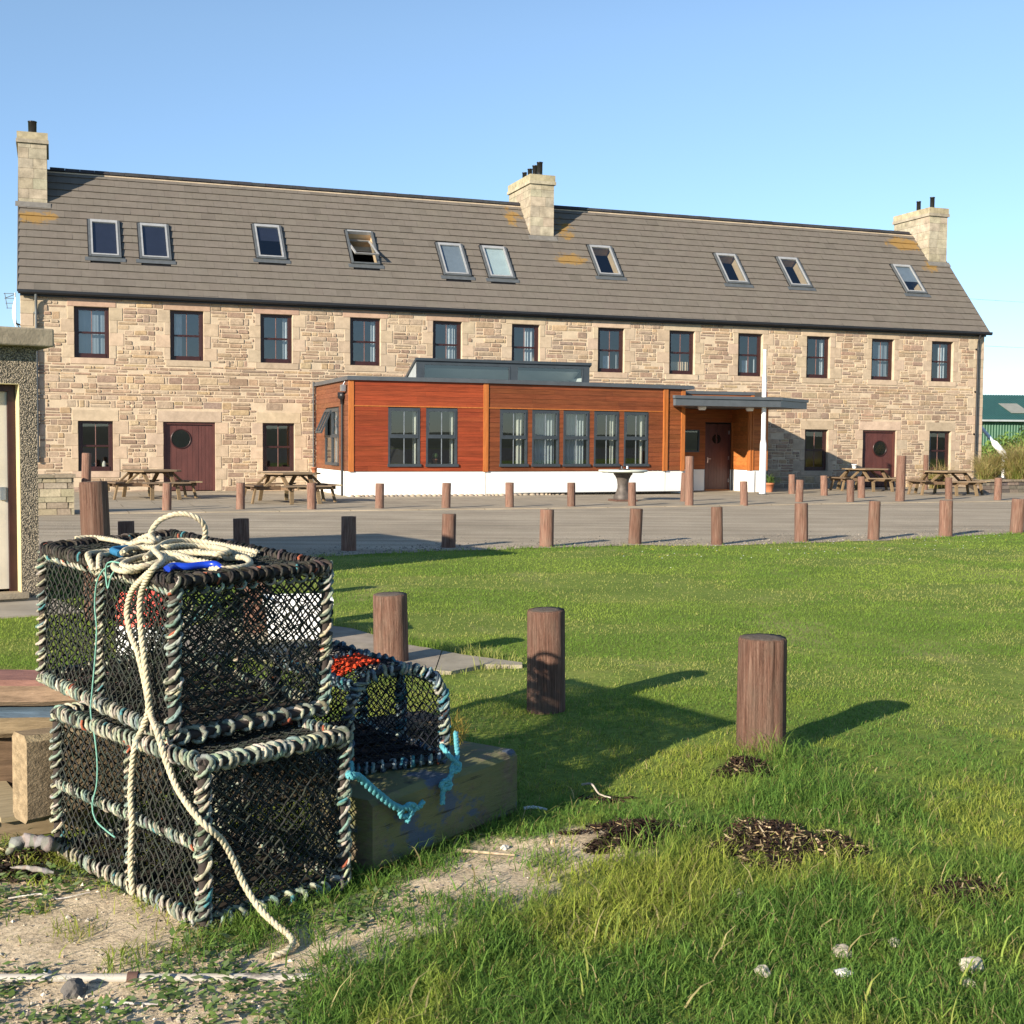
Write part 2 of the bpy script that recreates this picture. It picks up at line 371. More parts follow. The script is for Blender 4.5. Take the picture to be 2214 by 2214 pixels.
def build_ground():
    xs = np.concatenate([[-900, -300, -120, -60, -30, -18, -12, -8, -6, -5, -4.4], np.arange(-4, 4.01, .04), [4.4, 5, 6, 8, 10, 13, 17, 24, 40, 80, 160, 400, 900]])
    ys = np.concatenate([[-900, -300, -80, -30, -10, -4, 0, 1.5, 2.5, 2.8], np.arange(3, 10.01, .04), np.arange(10.4, 24, .6), [26, 30, 36, 44, 60, 90, 150, 300, 600, 1200]])
    X, Y = np.meshgrid(xs, ys); Z = near_height(X, Y)
    sand = sand_amount(X, Y)
    kelp = np.zeros(X.shape)
    for kx, ky, rx, ry, h in KELP: kelp = np.maximum(kelp, np.exp(-(((X - kx) / rx) ** 2 + ((Y - ky) / ry) ** 2) * 1.1))
    kelp = np.maximum(kelp, np.exp(-(((X + 1.95) / .35) ** 2 + ((Y - 4.72) / .22) ** 2)))
    edge = np.zeros(X.shape)
    V = np.stack([X, Y, Z], -1).reshape(-1, 3); nx = len(xs); ny = len(ys)
    i = (np.arange(ny - 1)[:, None] * nx + np.arange(nx - 1)[None]).ravel()
    F = np.stack([i, i + 1, i + nx + 1, i + nx], 1)
    m, n, l, p = newmat('ground'); nt = m.node_tree
    a = n.new('ShaderNodeAttribute'); a.attribute_name = 'Col'; sep = n.new('ShaderNodeSeparateColor'); l.new(a.outputs['Color'], sep.inputs[0])
    sandc = ramp(nt, noise_n(nt, 9, 8, .75), [(.25, (.34, .26, .17)), (.5, (.60, .475, .315)), (.75, (.76, .62, .43))])
    sandc = mix(nt, sandc, ramp(nt, noise_n(nt, 75, 4, .7), [(.30, .45), (.5, 1.0), (.72, 1.35)]), 1.0, 'MULTIPLY')
    g1 = ramp(nt, noise_n(nt, .9, 6, .7), [(.3, (.115, .165, .028)), (.55, (.165, .22, .04)), (.72, (.24, .25, .065))])
    g2 = mix(nt, g1, ramp(nt, noise_n(nt, 26, 6, .75), [(.3, .55), (.7, 1.35)]), 1.0, 'MULTIPLY')
    straw = ramp(nt, noise_n(nt, .55, 6, .72, stretch=(1, .55, 1), dist=.6), [(.56, 0.0), (.72, .75)])
    g3 = mix(nt, g2, (.36, .30, .14), straw)
    soil = ramp(nt, noise_n(nt, 30, 6, .75), [(.3, (.018, .012, .009)), (.7, (.07, .05, .03))])
    sm = n.new('ShaderNodeMath'); sm.operation = 'MULTIPLY_ADD'; sm.inputs[1].default_value = .9; l.new(noise_n(nt, 14, 6, .8), sm.inputs[0]); l.new(sep.outputs[0], sm.inputs[2])
    col = mix(nt, g3, sandc, ramp(nt, sm.outputs[0], [(.62, 0.0), (.95, 1.0)])); col = mix(nt, col, (.30, .215, .10), ramp(nt, noise_n(nt, 22, 6, .8, stretch=(1, 1.6, 1)), [(.60, 0.0), (.72, .55)])); col = mix(nt, col, soil, sep.outputs[2])
    l.new(col, p.inputs['Base Color']); p.inputs['Roughness'].default_value = .95; p.inputs['Specular IOR Level'].default_value = .1
    bump(nt, p, noise_n(nt, 55, 6, .75), .6, .014)
    o = np_mesh('ground', V, [F], np.stack([sand, 1 - sand, np.clip(kelp * 1.3 - .25, 0, 1)], -1).reshape(-1, 3), m, smooth=True)
    tag(o, kind='structure')
build_ground()

def sheet(name, poly, z, mat):
    mb = MB(); mb.face([(x, y, z) for x, y in poly], 0); return tag(mb.build(name, mat), kind='structure')

def road_material():
    m, n, l, p = newmat('gravel_road'); nt = m.node_tree
    tc = n.new('ShaderNodeTexCoord'); mp = n.new('ShaderNodeMapping'); mp.inputs['Rotation'].default_value = (0, 0, -PHI); mp.inputs['Scale'].default_value = (.10, 1.5, 1)
    l.new(tc.outputs['Object'], mp.inputs[0]); tn = n.new('ShaderNodeTexNoise'); tn.inputs['Scale'].default_value = 1.3; tn.inputs['Detail'].default_value = 7; tn.inputs['Roughness'].default_value = .65
    l.new(mp.outputs[0], tn.inputs['Vector'])
    c = ramp(nt, tn.outputs['Fac'], [(.3, (.29, .24, .175)), (.5, (.41, .345, .255)), (.7, (.52, .44, .33))])
    c = mix(nt, c, ramp(nt, noise_n(nt, 38, 5, .8), [(.3, .6), (.7, 1.3)]), 1.0, 'MULTIPLY'); c = mix(nt, c, ramp(nt, noise_n(nt, .35, 6, .7), [(.35, .78), (.65, 1.08)]), 1.0, 'MULTIPLY')
    l.new(c, p.inputs['Base Color']); p.inputs['Roughness'].default_value = .95; p.inputs['Specular IOR Level'].default_value = .15
    bump(nt, p, noise_n(nt, 40, 5, .8), .8, .03); return m
PAVE = [(-22, 11.55), (-13.5, 11.44), (-3.6, 11.44), (-1.1, 11.3), (2.2, 11.06), (5.6, 10.74), (9.9, 10.51), (16, 10.2), (40, 9.4)]
pave_w = [hw(s, o)[:2] for s, o in PAVE]
edge_pts = []
for k, (x, y) in enumerate(LAWN_EDGE[:-1]):
    x2, y2 = LAWN_EDGE[k + 1]; n = max(1, int(math.hypot(x2 - x, y2 - y) / .25)) if k > 1 else 4
    for j in range(n):
        t = j / n; px = x + (x2 - x) * t; py = y + (y2 - y) * t
        edge_pts.append((px + noise.noise((px * 2, py * 2, 3)) * .12, py + noise.noise((px * 2.3, py * 2, 7)) * .18))
edge_pts.append(LAWN_EDGE[-1])
sheet('road', edge_pts + [(p[0], p[1]) for p in reversed(pave_w)], .004, road_material())
def pavement():
    m, n, l, p = newmat('pavement_concrete'); nt = m.node_tree
    c = ramp(nt, noise_n(nt, 1.2, 7, .7), [(.3, (.27, .225, .165)), (.7, (.43, .36, .26))])
    br = n.new('ShaderNodeTexBrick'); br.inputs['Scale'].default_value = 1; br.inputs['Mortar Size'].default_value = .012; br.inputs['Brick Width'].default_value = 1.6; br.inputs['Row Height'].default_value = 1.3
    br.inputs['Color1'].default_value = (1, 1, 1, 1); br.inputs['Color2'].default_value = (.86, .87, .88, 1); br.inputs['Mortar'].default_value = (.5, .48, .45, 1)
    tc = n.new('ShaderNodeTexCoord'); l.new(tc.outputs['Object'], br.inputs['Vector'])
    c = mix(nt, c, br.outputs['Color'], 1.0, 'MULTIPLY'); c = mix(nt, c, ramp(nt, noise_n(nt, 45, 4, .7), [(.3, .8), (.7, 1.15)]), 1.0, 'MULTIPLY')
    l.new(c, p.inputs['Base Color']); p.inputs['Roughness'].default_value = .92; p.inputs['Specular IOR Level'].default_value = .2
    bump(nt, p, noise_n(nt, 50, 4, .7), .3, .006)
    mb = MB(); mb.prism([(s, -o) for s, o in PAVE] + [(40, 6), (-22, 6)], -.1, .03, 0)
    o = mb.build('pavement', m); o.location = H0; o.rotation_euler.z = PHI; tag(o, kind='structure')
pavement()
def slab_path():
    mb = MB(); base = (.30, .265, .205)
    m = attr_mat('path_slab', .92, .3, 5, .4, 40, .006, spec=.2)
    cuts = [-2.9, -2.1, -1.62, -1.0, -.52, .1]
    import itertools
    def clip(poly, a, b, c):
        out = []
        for i in range(len(poly)):
            p, q = poly[i - 1], poly[i]; dp = a * p[0] + b * p[1] - c; dq = a * q[0] + b * q[1] - c
            if (dp < 0) != (dq < 0): t = dp / (dp - dq); out.append((p[0] + (q[0] - p[0]) * t, p[1] + (q[1] - p[1]) * t))
            if dq >= 0: out.append(q)
        return out
    for a, b in zip(cuts, cuts[1:]):
        for lo, hi in ((8, 9.757), (9.763, 12)):
            pl = clip(clip(SLAB, 1, 0, a + .004), -1, 0, -b + .004); pl = clip(clip(pl, .35, 1, lo - .3), -.35, -1, -hi + .3)
            if len(pl) > 2: mb.prism(list(reversed(pl)), -.05, .018 + random.uniform(-.004, .004), 0, jit(base, .1))
    tag(mb.build('path', m), kind='structure')
slab_path()
def hill():
    """low land behind the photographer, seen only mirrored in the windows"""
    mb = MB(); m = simple('hill_grass', (.06, .07, .03), .95, .4, .02)
    xs = np.linspace(-700, 700, 80)
    prof = [(-150, -.2), (-190, .55), (-240, 1), (-330, .8), (-420, -.2)]
    rows = [[(x, y + 30 * noise.noise((x * .004, y * .01, 1)), -1 + (z > 0) * 1 + z * (4.6 + 3.5 * noise.noise((x * .008, 3, 1)) + 1.2 * noise.noise((x * .03, 5, 1)))) for x in xs] for y, z in prof]
    mb.grid(rows, 0); tag(mb.build('hill', m), kind='structure')
hill()
sheet('unseen_beach', [(-400, -150), (400, -150), (400, -7), (60, -5), (-60, -5), (-400, -7)], .006, simple('dark_shore', (.075, .07, .055), .9, .4, .8, bmp=.5, bscale=3))  # unseen dark ground behind the camera, added to dim the window reflections

# ------------------------------------------------------------------ the stone house (house-local: x along wall, y into house, z up)
house = empty('stone_house', H0, PHI, 'long two storey sandstone house with slate roof, three chimneys and maroon windows', 'house')
WL, WR, EAVE = -15.15, 19.0, 5.93
WIN_UP = [-13.68, -10.95, -8.26, -5.46, -2.75, -.05, 3.04, 5.72, 8.41, 11.2, 13.96, 16.61]
WIN_LO = [-13.6, -8.2, 11.2, 16.6]
UP0, UP1, LO0, LO1, WW = 3.975, 5.47, .635, 2.12, .98
DOORS = [(-11.17, -9.64), (13.66, 15.12)]
holes = [(s, s + WW, UP0, UP1) for s in WIN_UP] + [(s, s + WW, LO0, LO1) for s in WIN_LO] + [(a, b, .03, 2.12) for a, b in DOORS]
SANDS = [(.36, .255, .165), (.34, .225, .155), (.27, .18, .13), (.42, .30, .17), (.30, .225, .165), (.245, .165, .125), (.37, .265, .185), (.43, .32, .205), (.25, .19, .15), (.29, .20, .145)]

def build_wall():
    mb = MB(); rnd = random.Random(11)
    # mortar face with openings, reveals, gables and back
    for a, b, c, d in holed(WL, WR, -.2, EAVE, holes): mb.face([(a, 0, c), (b, 0, c), (b, 0, d), (a, 0, d)], 0)
    for a, b, c, d in holes:
        dp = .24; col = (.47, .385, .28)
        mb.face([(a, 0, c), (a, 0, d), (a, dp, d), (a, dp, c)], 2, col); mb.face([(b, 0, d), (b, 0, c), (b, dp, c), (b, dp, d)], 2, col)
        mb.face([(a, 0, d), (b, 0, d), (b, dp, d), (a, dp, d)], 2, col); mb.face([(b, 0, c), (a, 0, c), (a, dp, c), (b, dp, c)], 2, col)
    for x in (WL, WR): mb.face([(x, 0, -.2), (x, 7.1, -.2), (x, 7.1, EAVE), (x, 3.55, 9.98), (x, 0, EAVE)], 0)
    mb.face([(WR, 7.1, -.2), (WL, 7.1, -.2), (WL, 7.1, EAVE), (WR, 7.1, EAVE)], 0)
    mb.face([(WL, .3, 2.9), (WR, .3, 2.9), (WR, 7.1, 2.9), (WL, 7.1, 2.9)], 3)
    blocked = list(holes); dressed = []
    def block(x0, x1, z0, z1, col, pr=.010):
        g = .009; dressed.append((x0, x1, z0, z1))
        y = -pr - rnd.uniform(0, .006)
        q = lambda: rnd.uniform(-.006, .006)
        a = [(x0 + g + q(), z0 + g + q()), (x1 - g + q(), z0 + g + q()), (x1 - g + q(), z1 - g + q()), (x0 + g + q(), z1 - g + q())]
        b = [(x0 + .002, z0 + .002), (x1 - .002, z0 + .002), (x1 - .002, z1 - .002), (x0 + .002, z1 - .002)]
        mb.face([(x, y, z) for x, z in a], 2, col)
        for k in range(4):
            k2 = (k + 1) % 4; mb.face([(b[k][0], -.001, b[k][1]), (b[k2][0], -.001, b[k2][1]), (a[k2][0], y, a[k2][1]), (a[k][0], y, a[k][1])], 2, col)
    pale = (.43, .335, .24); pink = (.41, .275, .205)
    for i, (a, b, c, d) in enumerate(holes):
        door = i >= len(WIN_UP) + len(WIN_LO)
        lt = jit(pink if i in (0, 1, 2, 3, 4) else pale, .08); ov = rnd.uniform(.16, .24)
        block(a - ov, b + ov, d, d + (.30 if d > 3 else .33), lt, .012)
        if not door: block(a - rnd.uniform(.12, .2), b + rnd.uniform(.12, .2), c - .19, c, jit(pale, .07), .022)
        n = 4 if not door else 6; hh = (d - c) / n
        for side in (-1, 1):
            for k in range(n):
                w = rnd.uniform(.17, .24) if (k + (side > 0) + i) % 2 else rnd.uniform(.34, .5)
                z0 = c + k * hh; col = jit(pale, .07)
                if side < 0: block(a - w, a, z0, z0 + hh, col)
                else: block(b, b + w, z0, z0 + hh, col)
    z = -.05; k = 0
    while z < EAVE - .2:                                   # quoins
        h = rnd.uniform(.3, .42); w = .62 if k % 2 else .36
        h = min(h, EAVE - .03 - z)
        block(WL, WL + w, z, z + h, jit(pale, .08)); block(WR - w - .1, WR, z, z + h, jit(pale, .08)); z += h; k += 1
    zones = dressed + holes
    # rubble courses
    z = -.06
    while z < EAVE - .06:
        h = rnd.choice([.075, .10, .12, .14, .16, .18, .21, .25]) * rnd.uniform(.9, 1.1)
        if z + h > EAVE - .02: h = EAVE - .02 - z
        if h < .05: break
        x = WL + rnd.uniform(0, .3)
        while x < WR:
            w = rnd.uniform(.14, .62) * (1.0 if h > .1 else 1.35)
            if rnd.random() < .12: w = rnd.uniform(.07, .14)
            subs = [(z, z + h)]
            if h > .15 and rnd.random() < .42: t = rnd.uniform(.38, .62) * h; subs = [(z, z + t), (z + t, z + h)]
            for s0, s1 in subs:
                segs = [(x, x + w)]
                for a, b, c, d in zones:
                    if c < s1 - .02 and d > s0 + .02:
                        ns = []
                        for p, q in segs:
                            if b <= p or a >= q: ns.append((p, q))
                            else:
                                if p < a - .05: ns.append((p, a - .01))
                                if q > b + .05: ns.append((b + .01, q))
                        segs = ns
                for p, q in segs:
                    q = min(q, WR - .01)
                    if q - p < .06 or rnd.random() < .05: continue
                    g = rnd.uniform(.007, .02); y = -rnd.uniform(.006, .028)
                    col = tuple(.68 * c + .32 * m for c, m in zip(jit(rnd.choice(SANDS), .12), (.345, .255, .18)))
                    if rnd.random() < .28: col = tuple(.5 * c + .5 * m for c, m in zip(col, (.47, .375, .27)))     # smeared with mortar
                    j = lambda s=.012: rnd.uniform(-s, s)
                    cz = (s0 + s1) / 2; hz = (s1 - s0) / 2 - g; cx = (p + q) / 2; hx = (q - p) / 2 - g
                    if hz < .015: continue
                    ch = min(.02, hx * .5, hz * .6) * rnd.uniform(.3, 1)
                    tl = j(.010)
                    o = [(cx - hx, cz - hz + ch + j(.006)), (cx - hx + ch, cz - hz + j(.006)), (cx + hx - ch, cz - hz + tl), (cx + hx, cz - hz + ch + tl), (cx + hx, cz + hz - ch + tl), (cx + hx - ch, cz + hz + tl), (cx - hx + ch, cz + hz + j(.006)), (cx - hx, cz + hz - ch)]
                    b_ = [(cx + (u - cx) * 1.0, cz + (v - cz) * 1.0) for u, v in o]
                    f_ = [(cx + (u - cx) * (1 - .012 / max(hx, .03)), cz + (v - cz) * (1 - .010 / max(hz, .02))) for u, v in o]
                    dy = [y + rnd.uniform(-.004, .004) for _ in o]
                    mb.face([(u, yy, v) for (u, v), yy in zip(f_, dy)], 1, col)
                    for k2 in range(8):
                        k3 = (k2 + 1) % 8
                        mb.face([(b_[k2][0], -.001, b_[k2][1]), (b_[k3][0], -.001, b_[k3][1]), (f_[k3][0], dy[k3], f_[k3][1]), (f_[k2][0], dy[k2], f_[k2][1])], 1, col)
            x += w
        z += h
    return mb.build('wall', [M['mortar'], M['stone'], M['dressed'], M['dark']], house)
build_wall()

# roof: a local slope frame, u along the house, v up the slope, n outwards
SL = math.atan2(10.06 - 5.977, 3.558); CS, SN = math.cos(SL), math.sin(SL); SLEN = math.hypot(3.558, 10.06 - 5.977)
def sp(u, v, n=0): return (u, v * CS - n * SN, 5.977 + v * SN + n * CS)
RL, RR = -15.2, 19.12; VEAVE = -.16
SKY = [(-13.22, 1), (-11.75, 1), (-8.2, 2), (-5.16, 3), (-2.12, 4), (-.56, 5), (3.52, 0), (8.55, 0), (11.18, 0), (16.28, 6)]
SKW = .93
SKV = [(.90, 2.0), (.91, 1.98), (1.12, 2.18), (1.12, 2.18), (.91, 1.95), (.90, 1.94), (1.17, 2.2), (1.16, 2.2), (1.17, 2.21), (1.17, 2.21)]
SKV = [(a / CS, b / CS) for a, b in SKV]
CH = [(-15.2, -14.38), (1.48, 2.36), (18.25, 19.1)]
def lichen(v):
    x, y, z = v; a = 0; vv = (z - 5.977) / SN
    a = max(a, .62 * math.exp(-((x + 14.7) / .9) ** 2 - ((vv - 3.1) / .45) ** 2))
    a = max(a, .62 * math.exp(-((x - 2.6) / 1.0) ** 2 - ((vv - 2.6) / .45) ** 2), .60 * math.exp(-((x - 1.0) / .5) ** 2 - ((vv - 4.7) / .8) ** 2), .55 * math.exp(-((x - 2.9) / .5) ** 2 - ((vv - 4.2) / 1.1) ** 2))
    a = max(a, .70 * math.exp(-((x - 17.6) / 1.1) ** 2 - ((vv - 4.75) / .55) ** 2), .55 * math.exp(-((x - 18.2) / .7) ** 2 - ((vv - 3.4) / .6) ** 2))
    b = .20 + .17 * math.exp(-((x - 2.9) / 1.6) ** 2 - ((vv - .9) / 1.5) ** 2) + .10 * math.exp(-((x - 1) / 3.5) ** 2) * (1 if vv < 3.5 else .6)
    return a, b
def build_roof():
    mb = MB(); rnd = random.Random(5); rows = 17; g = (SLEN - VEAVE) / rows
    sk = [(u + .03, u + SKW - .03, v0 + .03, v1 - .03) for (u, _), (v0, v1) in zip(SKY, SKV)]
    for a, b, c, d in holed(RL, RR, VEAVE, SLEN, sk): mb.face([sp(a, c), sp(b, c), sp(b, d), sp(a, d)], 1)
    for r in range(rows):
        v0 = VEAVE + r * g; v1 = v0 + g; x = RL - (.22 if r % 2 else 0)
        while x < RR:
            w = .435; a, b = max(x + .0015, RL), min(x + w - .0015, RR); x += w
            if b - a < .05: continue
            segs = [(a, b)]
            for h in sk:
                if h[2] < v1 - .02 and h[3] > v0 + .02:
                    ns = []
                    for p, q in segs:
                        if h[1] <= p or h[0] >= q: ns.append((p, q))
                        else:
                            if p < h[0] - .01: ns.append((p, h[0]))
                            if q > h[1] + .01: ns.append((h[1], q))
                    segs = ns
            col = jit((.150, .131, .110), .022); n0 = .040 + rnd.uniform(-.004, .006); sl = rnd.uniform(-.004, .004)
            if rnd.random() < .03: col = tuple(c * .88 for c in col)
            for p, q in segs:
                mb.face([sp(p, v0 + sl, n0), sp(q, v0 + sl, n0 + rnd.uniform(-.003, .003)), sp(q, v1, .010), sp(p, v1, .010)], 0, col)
                mb.face([sp(p, v0 + sl, .008), sp(q, v0 + sl, .008), sp(q, v0 + sl, n0), sp(p, v0 + sl, n0)], 0, tuple(c * .75 for c in col))  # lower tile edge coloured darker to deepen the course shadow
    # back slope, verges
    bk = lambda u, v, n=0: (u, 7.116 - v * CS + n * SN, 5.977 + v * SN + n * CS)
    mb.face([bk(RR, -.16, .02), bk(RL, -.16, .02), bk(RL, SLEN, .02), bk(RR, SLEN, .02)], 0, (.128, .108, .088))
    for x, s in ((RL, -1), (RR, 1)):
        mb.hexa([sp(x, VEAVE, -.06), sp(x + s * .03, VEAVE, -.06), sp(x + s * .03, SLEN, -.06), sp(x, SLEN, -.06), sp(x, VEAVE, .034), sp(x + s * .03, VEAVE, .034), sp(x + s * .03, SLEN, .034), sp(x, SLEN, .034)], 0, (.12, .105, .09))
    roof = mb.build('roof', [M['slate'], M['black']], house, lichen=lichen)
    rb = MB(); x = RL; ry, rz = 3.558, 10.06
    while x < RR:                                           # half-round ridge tiles on a mortar bed
        x2 = min(x + .45, RR)
        if not any(a - .05 < (x + x2) / 2 < b + .05 for a, b in CH):
            arc = lambda xx, r: [(xx, ry - r * math.cos(t), rz - .045 + r * math.sin(t) * .95) for t in np.linspace(0, math.pi, 9)]
            dz = rnd.uniform(0, .008)
            rb.grid([arc(x + .004, .125 + dz), arc(x2 - .004, .125 + dz)], 0, jit((.035, .034, .036), .15), True)
            rb.face(arc(x + .004, .125 + dz), 0, (.05, .045, .04)); rb.face(list(reversed(arc(x2 - .004, .125 + dz))), 0, (.16, .12, .08))
        x = x2
    for s in (-1, 1): rb.beam((RL, ry + s * .13, rz - .10), (RR, ry + s * .13, rz - .10), .03, .035, 1)
    ridge_m = attr_mat('ridge_tile', .75, .3, 10, .3, 40, .006)
    rb.build('ridge', [ridge_m, M['mortar']], roof)
    return roof
roof = build_roof()

def build_chimney(a, b, flues):
    rnd = random.Random(int(a * 10) + 300); mb = MB(); y0, y1 = 2.44, 4.68; top = 10.60; base = 8.2
    z = base; col0 = (.35, .305, .225)
    core = MB(); core.box(a + .012, b - .012, y0 + .012, y1 - .012, 7.6, top)
    zz = base - .2
    while zz < top - .02:
        h = min(rnd.uniform(.24, .38), top - zz); k = rnd.randint(0, 1)
        xs = [a, a + (b - a) * rnd.uniform(.35, .65), b]; ys = [y0, y0 + .7 * rnd.uniform(.8, 1.2), y0 + 1.45 * rnd.uniform(.9, 1.1), y1]
        for p, q in zip(xs, xs[1:]):
            for yy in (y0, y1): mb.box(p + .004, q - .004, yy - .006, yy + .02, zz + .004, zz + h - .004, 0, jit(col0, .10))
        for p, q in zip(ys, ys[1:]):
            for xx in (a, b): mb.box(xx - .006 if xx == a else xx - .02, xx + .02 if xx == a else xx + .006, p + .004 + (.03 if p == y0 else 0), q - .004 - (.03 if q == y1 else 0), zz + .004, zz + h - .004, 0, jit(col0, .10))
        zz += h
    mb.box(a + .012, b - .012, y0 + .012, y1 - .012, 7.6, top, 1)
    mb.box(a - .06, b + .06, y0 - .06, y1 + .06, top, top + .11, 0, jit(col0, .06)); mb.box(a - .035, b + .035, y0 - .035, y1 + .035, top + .11, top + .33, 0, jit((.36, .31, .21), .06))
    o = mb.build('chimney', [M['chimney'], M['mortar']], house)
    fb = MB(); v = (y0 * 1 / CS)
    fb.face([sp(a - .1, 2.44 / CS - .22, .045), sp(b + .1, 2.44 / CS - .22, .045), sp(b + .1, 2.44 / CS + .02, .045), sp(a - .1, 2.44 / CS + .02, .045)], 0)
    fb.build('flashing', M['lead'], o)
    for y, h, r in flues:
        f = MB(); f.lathe([(r, 0), (r, h - .03), (r + .012, h - .03), (r + .012, h), (r - .015, h), (r - .015, h - .1)], ((a + b) / 2, y, top + .32), 14, 0, cap=False)
        f.build('flue', M['flue'], o)
build_chimney(*CH[0], [(3.0, .46, .125)])
build_chimney(*CH[1], [(2.72, .50, .10), (3.2, .48, .085), (3.7, .46, .08), (4.25, .44, .08)])
build_chimney(*CH[2], [(2.85, .50, .09), (3.7, .48, .085)])

# sash windows
def sash(w, h, bars_pale):
    mb = MB(); t = .09; y0, y1 = .12, .19; zc = h * .50
    mb.box(0, t, y0, y1, 0, h); mb.box(w - t, w, y0, y1, 0, h); mb.box(t, w - t, y0, y1, h - t, h); mb.box(t, w - t, y0 - .02, y1, 0, t * 1.5)
    mb.box(t, w - t, y0 + .012, y1 - .004, zc - .03, zc + .03)
    s = .03
    for z0, z1 in ((t * 1.5, zc - .03), (zc + .03, h - t)):
        mb.box(t, t + s, y0 + .012, y1 - .01, z0, z1); mb.box(w - t - s, w - t, y0 + .012, y1 - .01, z0, z1)
        mb.box(w / 2 - .011, w / 2 + .011, y0 + .03, y1 - .02, z0, z1, 1)
    return mb
def wavy(w0, w1, z0, z1, y, amp=.03, wl=.1):
    mb = MB(); n = max(4, int((w1 - w0) / .018)); ph = random.uniform(0, 6)
    rows = [[(w0 + (w1 - w0) * i / n, y + amp * math.sin(i * .018 * 2 * math.pi / wl + ph + .5 * math.sin(i * .2)), z) for i in range(n + 1)] for z in (z0, z1)]
    mb.grid(rows); return mb
win0 = sash(WW - .015, UP1 - UP0, 0).build('window', [M['maroon'], M['glazing']], house, bevel=.004)
pb = MB(); pb.face([(.06, .162, .06), (WW - .07, .162, .06), (WW - .07, .162, UP1 - UP0 - .05), (.06, .162, UP1 - UP0 - .05)]); pane0 = pb.build('pane', M['glass'], win0)
later = []
CUR = {0: 'net', 1: 'l', 2: 'r2', 3: 'r2', 4: 'r', 5: 'r', 6: 'peak', 7: 'blind', 8: 'peak', 9: 'r2', 10: 'sheet', 11: 'r', 12: '', 13: '', 14: '', 15: 'l2'}
for i, (s, z) in enumerate([(s, UP0) for s in WIN_UP] + [(s, LO0) for s in WIN_LO]):
    o = win0 if i == 0 else copy_tree(win0, house)
    o.location = (s + .008, 0, z)
    k = CUR[i]; H = UP1 - UP0
    spec = {'net': [(.08, .9, .1, H - .1, 'blind_grey')], 'l': [(.1, .36, .1, H - .1, 'net')], 'l2': [(.1, .3, .1, H - .1, 'net')], 'r': [(.52, .82, .1, H - .1, 'net')], 'r2': [(.72, .84, .1, H - .1, 'net')], 'peak': [(.3, .55, .1, H * .38, 'net'), (.78, .86, .1, H * .45, 'net')], 'blind': [(.1, .86, .1, H * .3, 'reveal')], 'sheet': [(.1, .86, .1, H - .1, 'blind_grey')]}
    later.append((o, spec.get(k, [])))
    if i == 12:
        j = MB(); j.lathe([(.05, 0), (.06, .02), (.06, .14), (.035, .2), (.02, .22)], (.72, .24, .08), 12); j.build('jar', M['curtain'], o)

for o, sp_ in later:
    for a, b, c, d, mt in sp_: wavy(a, b, c, d, .3, .02 if mt != 'blind_grey' else .004).build('curtain', M[mt], o)

# maroon doors with round lights
def door(w, h, split, px, pz, pr):
    mb = MB(); t = .07
    mb.box(0, t, .06, .2, 0, h); mb.box(w - t, w, .06, .2, 0, h); mb.box(t, w - t, .06, .2, h - t, h)
    x = t
    edges = list(np.linspace(t, split, 7)) + (list(np.linspace(split, w - t, 5))[1:] if split < w - t - .05 else [])
    for a, b in zip(edges, edges[1:]): mb.box(a + .003, b - .003, .12, .165, .02, h - t)
    mb.box(t, w - t, .13, .16, .02, h - t)
    if split < w - t - .05: mb.box(split - .012, split + .012, .112, .16, .02, h - t)
    d = mb.build('door', M['door'], house)
    ring = MB(); n = 32
    prof = [(pr + .035, .118), (pr + .03, .098), (pr + .008, .094), (pr, .11)]
    ring.grid([[(px + r * math.cos(2 * math.pi * k / n), y, pz + r * math.sin(2 * math.pi * k / n)) for k in range(n)] for r, y in prof], 0, (1, 1, 1), True, True)
    ring.build('porthole', M['maroon'], d)
    gl = MB(); gl.face([(px + pr * math.cos(2 * math.pi * k / n), .108, pz + pr * math.sin(2 * math.pi * k / n)) for k in range(n)]); gl.build('pane', M['porthole'], d)
    return d
pm, pn, pl, pp = newmat('porthole_glass'); pp.inputs['Base Color'].default_value = (.006, .008, .008, 1); pp.inputs['Roughness'].default_value = .03; pp.inputs['Specular IOR Level'].default_value = .9; M['porthole'] = pm
d1 = door(1.53, 2.09, 1.02, .52, 1.58, .27); d1.location = (DOORS[0][0], 0, .03)
d2 = door(1.46, 2.09, 1.4, .83, 1.42, .27); d2.location = (DOORS[1][0], 0, .03)

